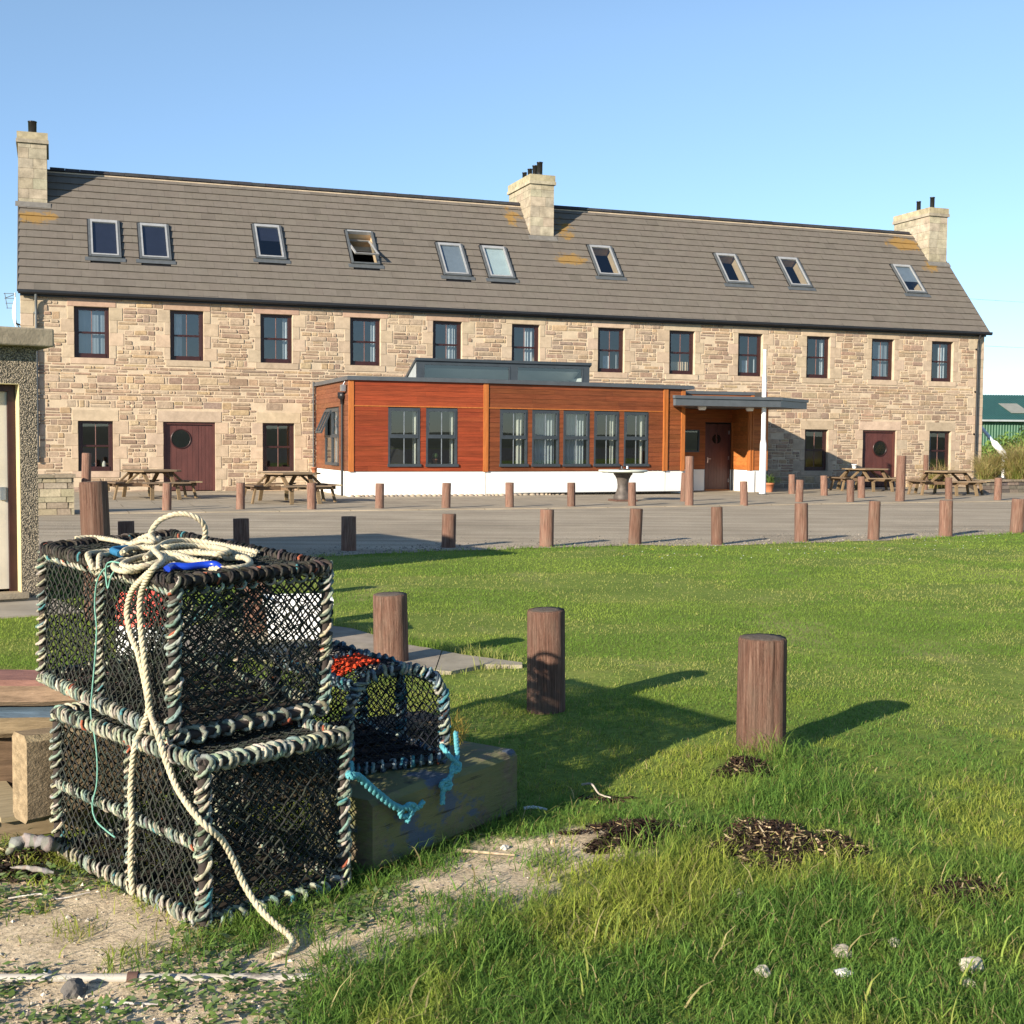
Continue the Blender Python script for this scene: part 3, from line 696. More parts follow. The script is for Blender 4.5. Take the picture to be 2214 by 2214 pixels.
# skylights
for i, ((u, kind), (v0, v1)) in enumerate(zip(SKY, SKV)):
    fr = MB(); w = SKW; t = .065
    def bar(u0, u1, a, b, n0, n1, mi=0): fr.hexa([sp(u0, a, n0), sp(u1, a, n0), sp(u1, b, n0), sp(u0, b, n0), sp(u0, a, n1), sp(u1, a, n1), sp(u1, b, n1), sp(u0, b, n1)], mi)
    bar(u, u + t, v0, v1, -.02, .10); bar(u + w - t, u + w, v0, v1, -.02, .10); bar(u + t, u + w - t, v0, v0 + t, -.02, .095); bar(u + t, u + w - t, v1 - t, v1, -.02, .105, 1)
    bar(u - .03, u, v0, v1 + .02, 0, .045, 2); bar(u + w, u + w + .03, v0, v1 + .02, 0, .045, 2); bar(u - .12, u + w + .12, v0 - .16, v0, .03, .05, 0); bar(u - .03, u + w + .03, v1, v1 + .05, 0, .05, 2)
    # plasterboard lining of the opening
    for p, q in (((u + .03, v0 + .03), (u + .03, v1 - .03)), ((u + w - .03, v1 - .03), (u + w - .03, v0 + .03)), ((u + .03, v1 - .03), (u + w - .03, v1 - .03)), ((u + w - .03, v0 + .03), (u + .03, v0 + .03))):
        fr.face([sp(*p, 0), sp(*q, 0), sp(*q, -.34), sp(*p, -.34)], 3)
    S = fr.build('skylight', [M['zinc'], M['zincpale'], M['black'], M['reveal']], house)
    ang = 0 if kind != 3 else R(24); vm = (v0 + v1) / 2
    def sw(uu, vv, n):                                       # sash pivots about its middle
        dv = vv - vm; return sp(uu, vm + dv * math.cos(ang), .075 + n - dv * math.sin(ang))
    sb = MB(); ts = .05; a0, a1, b0, b1 = u + t + .004, u + w - t - .004, v0 + t + .004, v1 - t - .004
    for p in ((a0, a0 + ts, b0, b1), (a1 - ts, a1, b0, b1), (a0 + ts, a1 - ts, b0, b0 + ts), (a0 + ts, a1 - ts, b1 - ts, b1)):
        x0, x1, y0, y1 = p; sb.hexa([sw(x0, y0, -.03), sw(x1, y0, -.03), sw(x1, y1, -.03), sw(x0, y1, -.03), sw(x0, y0, .035), sw(x1, y0, .035), sw(x1, y1, .035), sw(x0, y1, .035)], 0)
    sb.build('sash', M['zincpale'], S)
    gb = MB(); gb.face([sw(a0 + ts, b0 + ts, .01), sw(a1 - ts, b0 + ts, .01), sw(a1 - ts, b1 - ts, .01), sw(a0 + ts, b1 - ts, .01)]); gb.build('pane', M['glass'], S)
    bl = {1: ('blind_blue', 0, 1), 4: ('blind_grey', 0, 1), 5: ('blind_pale', 0, 1), 6: ('blind_grey', .42, 1), 2: ('blind_blue', .55, 1)}.get(kind)
    if bl:
        q = MB(); lo = b0 + (b1 - b0) * bl[1]; q.face([sw(a0, lo, -.035), sw(a1, lo, -.035), sw(a1, b1, -.035), sw(a0, b1, -.035)]); q.build('blind', M[bl[0]], S)

# gutter and downpipes
gb = MB(); gy, gz = -.20, 5.80
prof = [(gy - .065, gz + .07), (gy - .065, gz), (gy - .03, gz - .045), (gy + .03, gz - .045), (gy + .065, gz), (gy + .065, gz + .07)]
gb.grid([[(x, y, z) for y, z in prof] for x in (WL - .05, WR + .16)], 0, (1, 1, 1), False)
gb.face([(WR + .16, y, z) for y, z in prof]); gb.face([(WL - .05, y, z) for y, z in reversed(prof)])
gb.box(WL, WR, -.10, -.075, 5.70, 5.92)
gb.box(WL, WR, -.075, 0, 5.885, 5.90)
gb.build('gutter', M['black'], house)
for x, zb in ((18.66, .05), (-14.72, .9)):
    d = MB(); d.tube([(x, -.19, 5.78), (x, -.17, 5.68), (x, -.10, 5.5), (x, -.085, 5.3), (x, -.085, zb)], .042, 10)
    for z in (5.2, 3.6, 2.0): d.lathe([(.05, 0), (.05, .06)], (x, -.085, z), 10); d.box(x - .075, x + .075, -.05, -.001, z, z + .05)
    d.build('downpipe', M['black'] if x > 0 else M['zinc'], house)
d = MB(); d.tube([(-6.64, -.05, 3.42), (-6.64, -.05, .1)], .022, 8); d.build('downpipe', M['zinc'], house)

# aerial and dish on the left gable
a_ = empty('tv_aerial', hw(-15.25, -.6, 5.3), PHI, 'small grey television aerial with four bars on the far left gable', 'aerial')
t_ = MB(); t_.tube([(.08, 0, -.5), (-.05, 0, -.3), (-.05, 0, .55)], .018, 8); t_.build('mast', M['steel'], a_)
t_ = MB()
t_.tube([(-.05, 0, .5), (-.32, .02, .38)], .012, 6)
for k, zz in enumerate((.52, .38, .24, .10)): t_.beam((-.04, 0, zz), (-.36 + k * .024, 0, zz - .01), .02, .015)
t_.beam((-.33, 0, .53), (-.26, 0, .08), .02, .02)
t_.build('bars', M['zinc'], a_)
ds = empty('satellite_dish', hw(-15.18, -.5, 4.7), PHI, 'white satellite dish seen edge on at the left end of the house', 'dish')
t_ = MB(); t_.grid([[(-.10 - .10 * (1 - r * r), .42 * r * math.cos(a) * .6 - .1, .46 * r * math.sin(a) + .55) for a in np.linspace(0, 2 * math.pi, 25)] for r in (1, .8, .6, .4, .2, .01)], 0); t_.build('reflector', M['whitepaint'], ds)
t_ = MB(); t_.tube([(.03, 0, .2), (-.1, 0, .25), (-.14, -.05, .5)], .025, 8); t_.build('bracket', M['black'], ds)

# ------------------------------------------------------------------ timber-clad extension (same house-local axes, y = -o)
ext = empty('timber_extension', H0, PHI, 'single storey extension clad in orange boards on a white plinth, with grey flat roof', 'extension')
A, B, Cc, D, E1, E2 = (-6.53, 4.75), (-2.5, 4.70), (3.66, 3.95), (4.32, 3.86), (6.86, 3.52), (7.52, 3.48)
RB, RBe = (4.32, 2.0), (7.08, 2.0)
PZ, CT, RT = .74, 3.28, 3.37
class Seg:
    """a wall face seen from outside: u runs left to right, n points outwards"""
    def __init__(s, a, b):
        s.a = Vector((a[0], -a[1], 0)); s.b = Vector((b[0], -b[1], 0)); s.L = (s.b - s.a).length; s.t = (s.b - s.a) / s.L; s.n = Vector((s.t.y, -s.t.x, 0))
    def p(s, u, n, z): q = s.a + s.t * u + s.n * n; return (q.x, q.y, z)
    def box(s, mb, u0, u1, n0, n1, z0, z1, mat=0, col=(1, 1, 1)):
        mb.hexa([s.p(u0, n1, z0), s.p(u1, n1, z0), s.p(u1, n0, z0), s.p(u0, n0, z0), s.p(u0, n1, z1), s.p(u1, n1, z1), s.p(u1, n0, z1), s.p(u0, n0, z1)], mat, col)
SIDE, FA, FB, FC = Seg((-6.53, 0), A), Seg(A, B), Seg(B, Cc), Seg(Cc, D)
RETL, BACK, SPL, PIER, ENDW = Seg(D, RB), Seg(RB, RBe), Seg(RBe, E1), Seg(E1, E2), Seg(E2, (7.52, 0))
WZ0, WZ1 = .90, 2.53
wins = {id(FA): [(1.10, 2.03), (2.21, 3.14)], id(FB): [(.43, 1.33), (1.49, 2.39), (2.54, 3.43), (3.60, 4.47), (4.66, 5.53)], id(SIDE): [(1.42, 3.35)]}
def clad():
    mb = MB(); rnd = random.Random(21); pl = MB(); core = MB()
    for sg, base, top, hl in ((SIDE, (.17, .064, .032), CT, None), (FA, (.228, .043, .0145), CT, None), (FB, (.185, .053, .019), CT, None), (FC, (.20, .062, .021), CT, None), (RETL, (.22, .07, .022), 2.9, []), (BACK, (.28, .088, .027), 2.9, [(.62, 1.54, 1.30, 2.04), (1.76, 2.72, .0, 2.26)]), (SPL, (.44, .15, .04), 2.75, []), (PIER, (.34, .11, .03), 2.75, []), (ENDW, (.25, .08, .025), CT, [])):  # one cladding, tinted per wall to carry how the light falls
        h = hl if hl is not None else [(a, b, WZ0, WZ1) for a, b in wins.get(id(sg), [])]
        hb = [(a - .0, b + .0, c, d) for a, b, c, d in h]
        for a, b, c, d in holed(0, sg.L, PZ, top, hb):
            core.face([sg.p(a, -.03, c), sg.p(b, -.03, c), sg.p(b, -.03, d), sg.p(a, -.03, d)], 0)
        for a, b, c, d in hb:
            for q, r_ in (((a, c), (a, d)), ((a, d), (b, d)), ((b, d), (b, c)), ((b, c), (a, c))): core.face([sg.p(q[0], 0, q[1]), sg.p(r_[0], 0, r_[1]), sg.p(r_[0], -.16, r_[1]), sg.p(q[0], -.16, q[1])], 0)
        z = PZ; k = 0; bh = .1412
        while z < top - .01:
            z1 = min(z + bh, top); joints = [0]; x = rnd.uniform(.4, 2.6)
            while x < sg.L: joints.append(x); x += rnd.uniform(1.6, 3.6)
            joints.append(sg.L)
            for a, b in zip(joints, joints[1:]):
                segs = [(a, b)]
                for p, q, c, d in hb:
                    if c < z1 - .03 and d > z + .03:
                        ns = []
                        for s0, s1 in segs:
                            if q <= s0 or p >= s1: ns.append((s0, s1))
                            else:
                                if s0 < p - .01: ns.append((s0, p))
                                if s1 > q + .01: ns.append((q, s1))
                        segs = ns
                col = jit(base, .13)
                for s0, s1 in segs:
                    tl = rnd.uniform(0, .004)
                    mb.hexa([sg.p(s0 + .001, .011 + tl, z + .0025), sg.p(s1 - .001, .011 + tl, z + .0025), sg.p(s1 - .001, -.02, z + .0025), sg.p(s0 + .001, -.02, z + .0025),
                             sg.p(s0 + .001, .006, z1 - .001), sg.p(s1 - .001, .006, z1 - .001), sg.p(s1 - .001, -.02, z1 - .001), sg.p(s0 + .001, -.02, z1 - .001)], 0, col)
            z = z1; k += 1
        # plinth
        u1 = sg.L
        if sg is BACK:
            sg.box(pl, 0, 1.76, -.2, -.012, -.1, PZ - .012); sg.box(pl, 2.72, u1, -.2, -.012, -.1, PZ - .012)
        else: sg.box(pl, 0.014, u1 - .014, -.2, -.014, -.1, PZ - .012)
    mb.build('cladding', M['clad'], ext); pl.build('plinth', M['render'], ext); core.build('inner_wall', M['dark'], ext)
    def post(*pieces):
        tr = MB()
        for sg, *r_ in pieces: sg.box(tr, *r_)
        tr.build('corner_post', M['trim'], ext)
    post((FA, -.03, .11, -.02, .032, PZ - .01, CT), (SIDE, SIDE.L - .02, SIDE.L + .03, -.02, .034, PZ - .012, CT))
    post((FA, FA.L - .10, FA.L + .0, -.02, .034, PZ - .012, CT), (FB, 0, .05, -.02, .036, PZ - .014, CT))
    post((FB, FB.L - .05, FB.L + .03, -.02, .05, PZ - .01, CT - .01)); post((FB, FB.L - .13, FB.L - .07, -.02, .05, PZ - .01, CT - .01))
    post((FC, FC.L - .12, FC.L + .02, -.02, .034, PZ - .012, CT), (RETL, -.0, .1, -.02, .036, PZ - .012, 2.9))
    post((SPL, SPL.L - .10, SPL.L - .0, -.02, .034, PZ - .012, 2.75), (PIER, 0, .06, -.02, .036, PZ - .013, 2.75)); post((PIER, .1, .15, -.02, .036, PZ - .013, 2.75))
    post((PIER, PIER.L - .08, PIER.L + .03, -.02, .034, PZ - .012, 2.75)); post((SPL, 0.02, .09, -.02, .034, PZ - .012, 2.3))
    for sg, a, b in ((FA, .11, FA.L - .1), (FB, .05, FB.L - .13)):
        tr = MB(); sg.box(tr, a, b, 0, .024, 2.555, 2.585); tr.build('head_board', M['trim'], ext)
clad()
def roof_slab():
    mb = MB(); o = .09
    poly = [(-6.62, -.0), (A[0] - o, -(A[1] + o)), (B[0], -(B[1] + o)), (Cc[0], -(Cc[1] + o)), (D[0] + .32, -(D[1] + o - .02)), (4.66, -2.6), (4.66, -.0)]
    mb.prism(poly, CT, RT, 0); mb.prism([(x * .999 + (.02 if x < 0 else -.02), y + .025 if y < -1 else y) for x, y in poly], RT, RT + .025, 0)
    mb.prism([(4.67, -.0), (4.67, -2.75), (7.56, -2.75), (7.56, -.0)], 3.19, 3.29, 0)
    for a, b in ((4.66, 7.5),): mb.box(a, b, -2.70, -2.0, 2.9, 3.19, 1)
    for z in (2.95, 3.08): mb.box(4.66, 7.5, -2.712, -2.70, z, z + .11, 1)
    mb.box(4.3, 7.5, -2.7, -.05, 2.86, 2.9, 1); mb.box(7.38, 7.5, -2.735, -2.712, 2.9, 3.19, 2)
    o_ = mb.build('flat_roof', [M['fascia'], simple('soffit_boards', (.25, .08, .024), .5, .2, 5, stretch=(.4, 1, 6)), M['trim']], ext, bevel=.006)
    # wedge-shaped roof lantern, glazed at the front
    s0, s1, y0, y1, zt = -3.99, 1.66, -2.5, -1.15, 4.08
    lb = MB(); sl = lambda x: [(x, y0, RT), (x, y1, RT), (x, y0, zt)]
    lb.face([(s0, y0 + .01, RT), (s0, y0 + .01, zt - .05), (s0, y1, RT)], 1); lb.face([(s1, y0 + .01, RT), (s1, y1, RT), (s1, y0 + .01, zt - .05)], 1)
    lb.hexa([(s0 - .05, y0 - .07, zt - .06), (s1 + .05, y0 - .07, zt - .06), (s1 + .05, y1 + .1, RT + .0), (s0 - .05, y1 + .1, RT + .0), (s0 - .05, y0 - .07, zt + .02), (s1 + .05, y0 - .07, zt + .02), (s1 + .05, y1 + .1, RT + .08), (s0 - .05, y1 + .1, RT + .08)], 0)
    for a, b, c, d in ((s0, s1, RT + .02, RT + .10), (s0, s1, zt - .15, zt - .06), (s0, s0 + .22, RT + .1, zt - .15), (s1 - .22, s1, RT + .1, zt - .15), (-1.0, -.78, RT + .1, zt - .15)): lb.box(a, b, y0 - .01, y0 + .06, c, d, 0)
    for a, b in ((s0 + .22, -1.0), (-.78, s1 - .22)):
        for c, d, e, f in ((a, b, RT + .1, RT + .13), (a, b, zt - .18, zt - .15), (a, a + .03, RT + .13, zt - .18), (b - .03, b, RT + .13, zt - .18)): lb.box(c, d, y0 - .02, y0 + .03, e, f, 0)
    for x in (s1 - .24,): lb.box(x, x + .02, y0 + .07, y1 - .2, RT + .02, RT + .25, 2)
    lb.face([(s0 + .2, y1 - .1, RT + .03), (s1 - .2, y1 - .1, RT + .03), (s1 - .2, y0 + .07, zt - .1), (s0 + .2, y0 + .07, zt - .1)], 2)
    L_ = lb.build('roof_lantern', [M['greyframe'], M['palegrey'], M['whitepaint']], ext)
    for a, b in ((s0 + .25, -1.03), (-.75, s1 - .25)):
        g = MB(); g.face([(a, y0 + .02, RT + .12), (b, y0 + .02, RT + .12), (b, y0 + .02, zt - .17), (a, y0 + .02, zt - .17)]); g.build('pane', M['glass2'], L_)
roof_slab()
def ext_window(sg, u0, u1, opened=False):
    mb = MB(); t = .05; z0, z1 = WZ0, WZ1; zm = (z0 + z1) / 2
    bx = lambda a, b, c, d, n0=-.05, n1=.02, mi=0: sg.box(mb, a, b, n0, n1, c, d, mi)
    bx(u0, u0 + t, z0, z1); bx(u1 - t, u1, z0, z1); bx(u0 + t, u1 - t, z1 - t, z1); bx(u0 - .02, u1 + .03, z0 - .03, z0 + .05, -.05, .06); bx(u0 + t, u1 - t, zm - .035, zm + .035, -.05, .03)
    s = .035
    bx(u0 + t, u0 + t + s, zm + .035, z1 - t, -.05, .032); bx(u1 - t - s, u1 - t, zm + .035, z1 - t, -.05, .032); bx(u0 + t + s, u1 - t - s, zm + .035, zm + .07, -.05, .032); bx(u0 + t + s, u1 - t - s, z1 - t - .04, z1 - t, -.05, .032)
    bx(u0 + t, u0 + t + .02, z0 + .05, zm - .035, -.05, .0); bx(u1 - t - .02, u1 - t, z0 + .05, zm - .035, -.05, .0)
    um = (u0 + u1) / 2; bx(um - .011, um + .011, z0 + .05, zm - .035, -.02, .0, 1); bx(um - .011, um + .011, zm + .07, z1 - t - .04, -.02, .0, 1)
    w = mb.build('window', [M['greyframe'], M['steel']], ext)
    g = MB(); g.face([sg.p(u0 + .03, -.012, z0 + .03), sg.p(u1 - .03, -.012, z0 + .03), sg.p(u1 - .03, -.012, z1 - .03), sg.p(u0 + .03, -.012, z1 - .03)]); g.build('pane', M['glass2'], w)
    return w
def ext_curtain(w, sg, a, b, mt='curtain'):
    c = wavy(a, b, WZ0 + .05, WZ1 - .06, 0, .022, .11); c.v = [sg.p(x, -.20 - y, z) for x, y, z in c.v]; c.build('curtain', M[mt], w)
for sg in (FA, FB):
    for k, (a, b) in enumerate(wins[id(sg)]):
        w = ext_window(sg, a, b)
        if sg is FB and k in (1, 2): ext_curtain(w, sg, a + .06, b - .05, 'net')
        elif sg is FB and k == 0: ext_curtain(w, sg, b - .26, b - .04)
        else: ext_curtain(w, sg, b - (.17 if sg is FA else .2), b - .04)
        if sg is FA and k == 1:
            pt = MB(); q = sg.p(a + .34, -.22, 0); pt.lathe([(.05, .95), (.075, 1.06), (.08, 1.06), (.08, 1.09), (.06, 1.09)], (q[0], q[1], 0), 12, 0); pt.lathe([(.02, 1.08), (.09, 1.14), (.1, 1.2), (.06, 1.26)], (q[0], q[1], 0), 8, 1); pt.build('sill_plant', [M['terracotta'], M['hedge']], w)
u0, u1 = wins[id(SIDE)][0]; um = (u0 + u1) / 2
w = ext_window(SIDE, um + .01, u1); ext_curtain(w, SIDE, um + .1, u1 - .1, 'net')
mb = MB(); zm = (WZ0 + WZ1) / 2                              # left light: top sash hinged open at the head
for a, b, c, d in ((u0, u0 + .05, WZ0, WZ1), (um - .05, um, WZ0, WZ1), (u0 + .05, um - .05, WZ1 - .05, WZ1), (u0 - .02, um, WZ0 - .03, WZ0 + .05), (u0 + .05, um - .05, zm - .035, zm + .035)): SIDE.box(mb, a, b, -.05, .02, c, d)
w = mb.build('window', [M['greyframe']], ext); ext_curtain(w, SIDE, u0 + .5, um - .1, 'net')
mb = MB(); an = R(24); H = WZ1 - .05 - zm - .035
def hp(u, n, v): return SIDE.p(u, .02 + n * math.cos(an) + v * math.sin(an), WZ1 - .05 - v * math.cos(an) + n * math.sin(an))
for a, b, c, d in ((u0 + .05, u0 + .10, 0, H), (um - .10, um - .05, 0, H), (u0 + .10, um - .10, 0, .05), (u0 + .10, um - .10, H - .05, H), (um - .49, um - .475, .05, H - .05)):
    mb.hexa([hp(a, .03, d), hp(b, .03, d), hp(b, -.02, d), hp(a, -.02, d), hp(a, .03, c), hp(b, .03, c), hp(b, -.02, c), hp(a, -.02, c)])
mb.build('open_sash', M['greyframe'], w)
mb = MB(); mb.face([hp(u0 + .07, 0, .03), hp(um - .07, 0, .03), hp(um - .07, 0, H - .03), hp(u0 + .07, 0, H - .03)]); mb.build('pane', M['glass2'], w)
mb = MB(); mb.face([SIDE.p(u0 + .03, -.012, WZ0 + .03), SIDE.p(um - .03, -.012, WZ0 + .03), SIDE.p(um - .03, -.012, zm), SIDE.p(u0 + .03, -.012, zm)]); mb.build('pane', M['glass2'], w)
# rooms behind the glass
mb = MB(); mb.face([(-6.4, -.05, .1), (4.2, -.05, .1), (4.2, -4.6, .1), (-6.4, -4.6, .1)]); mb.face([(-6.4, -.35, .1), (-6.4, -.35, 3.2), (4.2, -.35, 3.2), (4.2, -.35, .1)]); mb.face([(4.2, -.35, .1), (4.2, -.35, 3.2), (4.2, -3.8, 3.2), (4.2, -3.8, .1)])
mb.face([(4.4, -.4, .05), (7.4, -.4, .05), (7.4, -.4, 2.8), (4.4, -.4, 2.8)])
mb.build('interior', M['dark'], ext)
# entrance: plank door with half-moon lights, side window, lights, hopper, downpipe
mb = MB(); a, b = 1.77, 2.71
for p, q, c, d in ((a, a + .05, 0.03, 2.24), (b - .05, b, .03, 2.24), (a + .05, b - .05, 2.19, 2.24)): BACK.box(mb, p, q, -.12, -.02, c, d)
xs = np.linspace(a + .05, b - .05, 9)
for p, q in zip(xs, xs[1:]): BACK.box(mb, p + .002, q - .002, -.09, -.05, .07, 2.19)
BACK.box(mb, a + .05, b - .05, -.088, -.06, .07, 2.19); BACK.box(mb, a, b, -.12, .03, .03, .06, 1)
dr = mb.build('door', [M['door'], M['trim']], ext)
for sgn, x0 in ((-1, -.022), (1, .022)):
    g = MB(); pts = [(x0 + sgn * .14 * math.cos(t), 1.74 + .15 * math.sin(t)) for t in np.linspace(-math.pi / 2, math.pi / 2, 14)]
    pts = pts if sgn > 0 else list(reversed(pts)); g.face([BACK.p((a + b) / 2 - .03 + x, -.046, z) for x, z in pts]); g.build('porthole', M['porthole'], dr)
g = MB(); BACK.box(g, a + .09, a + .13, -.05, -.03, .95, 1.13); BACK.box(g, a + .1, a + .22, -.03, -.01, 1.07, 1.09)
g.build('handle', M['steel'], dr)
for z in (.3, 1.05, 1.9):
    g = MB(); BACK.box(g, b - .055, b - .035, -.05, -.015, z, z + .12); g.build('hinge', M['steel'], dr)
mb = MB(); u0, u1, z0, z1 = .62, 1.54, 1.30, 2.04
for p, q, c, d in ((u0, u0 + .04, z0, z1), (u1 - .04, u1, z0, z1), (u0 + .04, u1 - .04, z0, z0 + .04), (u0 + .04, u1 - .04, z1 - .04, z1)): BACK.box(mb, p, q, -.06, .02, c, d)
w = mb.build('window', M['greyframe'], ext); g = MB(); g.face([BACK.p(u0 + .02, -.02, z0 + .02), BACK.p(u1 - .02, -.02, z0 + .02), BACK.p(u1 - .02, -.02, z1 - .02), BACK.p(u0 + .02, -.02, z1 - .02)]); g.build('pane', M['glass2'], w)
mb = MB(); cz0, cz1 = 2.72, 3.02; poly = [(3.14, -5.42), (3.17, -5.52), (6.78, -5.52), (8.68, -4.0), (7.6, -2.2), (4.7, -2.2), (3.98, -3.8)]
mb.prism(poly, cz0, cz1 - .09, 0); cx, cy = 5.4, -4
mb.prism([(cx + (x - cx) * 1.018, cy + (y - cy) * 1.03) for x, y in poly], cz1 - .088, cz1, 0)
cn = mb.build('canopy', M['fascia'], ext, bevel=.006)
for s, o in ((4.55, 4.6), (6.4, 4.3)):
    g = MB(); g.lathe([(.10, 0), (.13, .06), (.13, .10)], (s, -o, cz0 - .10), 14); g.build('light', M['whitepaint'], cn)
mb = MB(); q = SIDE.p(4.08, .07, 0)
mb.lathe([(.05, 2.62), (.06, 2.75), (.13, 2.80), (.13, 2.96), (.10, 2.96)], (q[0], q[1], 0), 4, 0); mb.tube([(q[0], q[1], 2.65), (q[0], q[1], .02)], .036, 10); mb.build('downpipe', M['black'], ext)
mb = MB(); q = SIDE.p(4.36, .05, 0); mb.box(q[0] - .12, q[0] - .0, q[1] - .10, q[1] + .10, 2.98, 3.16); mb.tube([(q[0] - .05, q[1], 3.16), (q[0], q[1], 3.25)], .02, 8); mb.build('floodlight', M['steel'], ext)

# white pole beside the entrance
wp = empty('white_pole', hw(6.36, 5.22, .03), PHI, 'tall white painted pole rising through the grey entrance canopy', 'pole')
mb = MB(); mb.lathe([(.105, 0), (.10, 1.55), (.072, 1.70), (.070, 2.72), (.066, 3.55), (.05, 3.75), (.047, 4.36)], (0, 0, 0), 20); mb.build('shaft', M['whitepaint'], wp)
mb = MB(); mb.lathe([(.05, 4.36), (.05, 4.40), (.058, 4.41), (.058, 4.46)], (0, 0, 0), 16); mb.build('cap', M['whitepaint'], wp)
mb = MB(); mb.lathe([(.16, 0), (.16, .025)], (0, 0, 0), 20); mb.build('base_plate', M['greyframe'], wp)

# cobbles along the foot of the plinth
mb = MB(); rnd = random.Random(3)
for sg in (FA, FB):
    x = 0
    while x < sg.L:
        w = rnd.uniform(.10, .22); q = sg.p(x + w / 2, .02 + rnd.uniform(0, .06), .03); q = hw(q[0], -q[1], .03); col = jit(rnd.choice([(.34, .28, .21), (.28, .23, .18), (.38, .30, .22)]), .1)
        mb.lathe([(w * .5, -.02), (w * .46, .025), (w * .3, .05), (.01, .06)], q, 8, 0, col, False); x += w * .95
tag(mb.build('cobble_edging', M['rock']), 'row of small rounded cobbles at the foot of the white plinth', 'cobbles', kind='stuff')

# ------------------------------------------------------------------ green barn, boom, planter and shrubs to the right of the house
barn = empty('metal_barn', (52.7, 115, 0), .05, 'dark green corrugated metal barn far behind the right end of the house', 'barn')
mb = MB(); x0, x1, ez_, rz_, dp = -9, 12, 3.02, 4.98, 9.0; barn.scale = (1.6, 1.6, 1.285)
n = int((x1 - x0) / .16); fw_ = []
for k in range(n):                                        # box-profile sheeting
    a = x0 + k * .16
    for p, q in ((0, 0), (.05, -.035), (.08, -.035), (.13, 0)): fw_.append((a + p, q))
mb.grid([[(x, y, z) for x, y in fw_] for z in (0, ez_)], 0, (1, 1, 1), False)
mb.face([(x0, 0, 0), (x0, 0, ez_), (x0, dp / 2, rz_), (x0, dp, ez_), (x0, dp, 0)])
mb.build('wall', simple('green_sheeting', (.035, .105, .06), .5, .12, 3, metal=.1), barn)
mb = MB(); s_ = []
for k in range(n + 4):
    a = x0 - .3 + k * .16
    for p, q in ((0, 0), (.05, .03), (.08, .03), (.13, 0)): s_.append((a + p, q))
mb.grid([[(x, -.25, ez_ - .02 + h) for x, h in s_], [(x, dp / 2, rz_ + h) for x, h in s_]], 0, (1, 1, 1), False); mb.grid([[(x, dp / 2, rz_ + h) for x, h in s_], [(x, dp + .2, ez_ + h) for x, h in s_]], 0, (1, 1, 1), False)
rf = mb.build('roof', simple('dark_green_roof', (.022, .075, .062), .5, .15, 2, metal=.1), barn)
pale_s = simple('translucent_sheet', (.24, .24, .20), .6, .15, 3)
for a in (-4.6, 1.0):
    mb = MB(); f = lambda t: (-.25 + (dp / 2 + .25) * t, ez_ + .04 + (rz_ - ez_) * t); (ya, za), (yb, zb) = f(.25), f(.62)
    mb.hexa([(a, ya, za), (a + 1.1, ya, za), (a + 1.1, yb, zb), (a, yb, zb), (a, ya, za + .02), (a + 1.1, ya, za + .02), (a + 1.1, yb, zb + .02), (a, yb, zb + .02)]); mb.build('roof_light', pale_s, rf)
mb = MB(); mb.box(x0 - .3, x1 + .3, -.42, -.27, ez_ - .10, ez_ + .02); mb.build('gutter', M['palegrey'], barn)
ln = empty('lean_to_shed', (42.8, 115 - .4, 0), .05, 'pale low lean-to roof just visible between house corner and green barn', 'shed')
ln.scale = (1.74, 1.74, 1.30)
mb = MB(); mb.hexa([(-3, 0, 2.82), (1.6, 0, 2.82), (2.1, 0, 2.82), (-3, 0, 2.82), (-3, 2, 3.5), (-.4, 2, 3.5), (-.4, 2.02, 3.48), (-3, 2.02, 3.48)]); mb.build('roof', M['palegrey'], ln)
mb = MB(); mb.box(-3, 1.6, .1, 2, 0, 2.8); mb.build('wall', simple('shed_wall', (.03, .085, .05), .6, .2, 3), ln)

bo = empty('boat_boom', (19.16, 49.5, 0), 0, 'white pole slanting down out of the tall grass beside the house end', 'pole')
mb = MB(); mb.tube([(-1.52, 0, 2.87), (-.55, 0, 1.76)], .065, 10, caps=True); mb.build('spar', simple('shaded_white_paint', (.50, .58, .68), .4, .1, 4), bo)  # white spar tinted bluish, the house's shade put into its colour
mb = MB(); mb.tube([(-.55, 0, 1.76), (-.48, 0, 1.68), (-.02, 0, 1.17), (.05, 0, 1.09)], .1, 12, caps=True, rr=[.07, .125, .125, .07]); mb.build('grip', M['whitepaint'], bo)
mb = MB(); mb.beam((-.1, .08, 0), (-.1, .08, 1.3), .08, .08); mb.build('prop', M['tablewood'], bo)

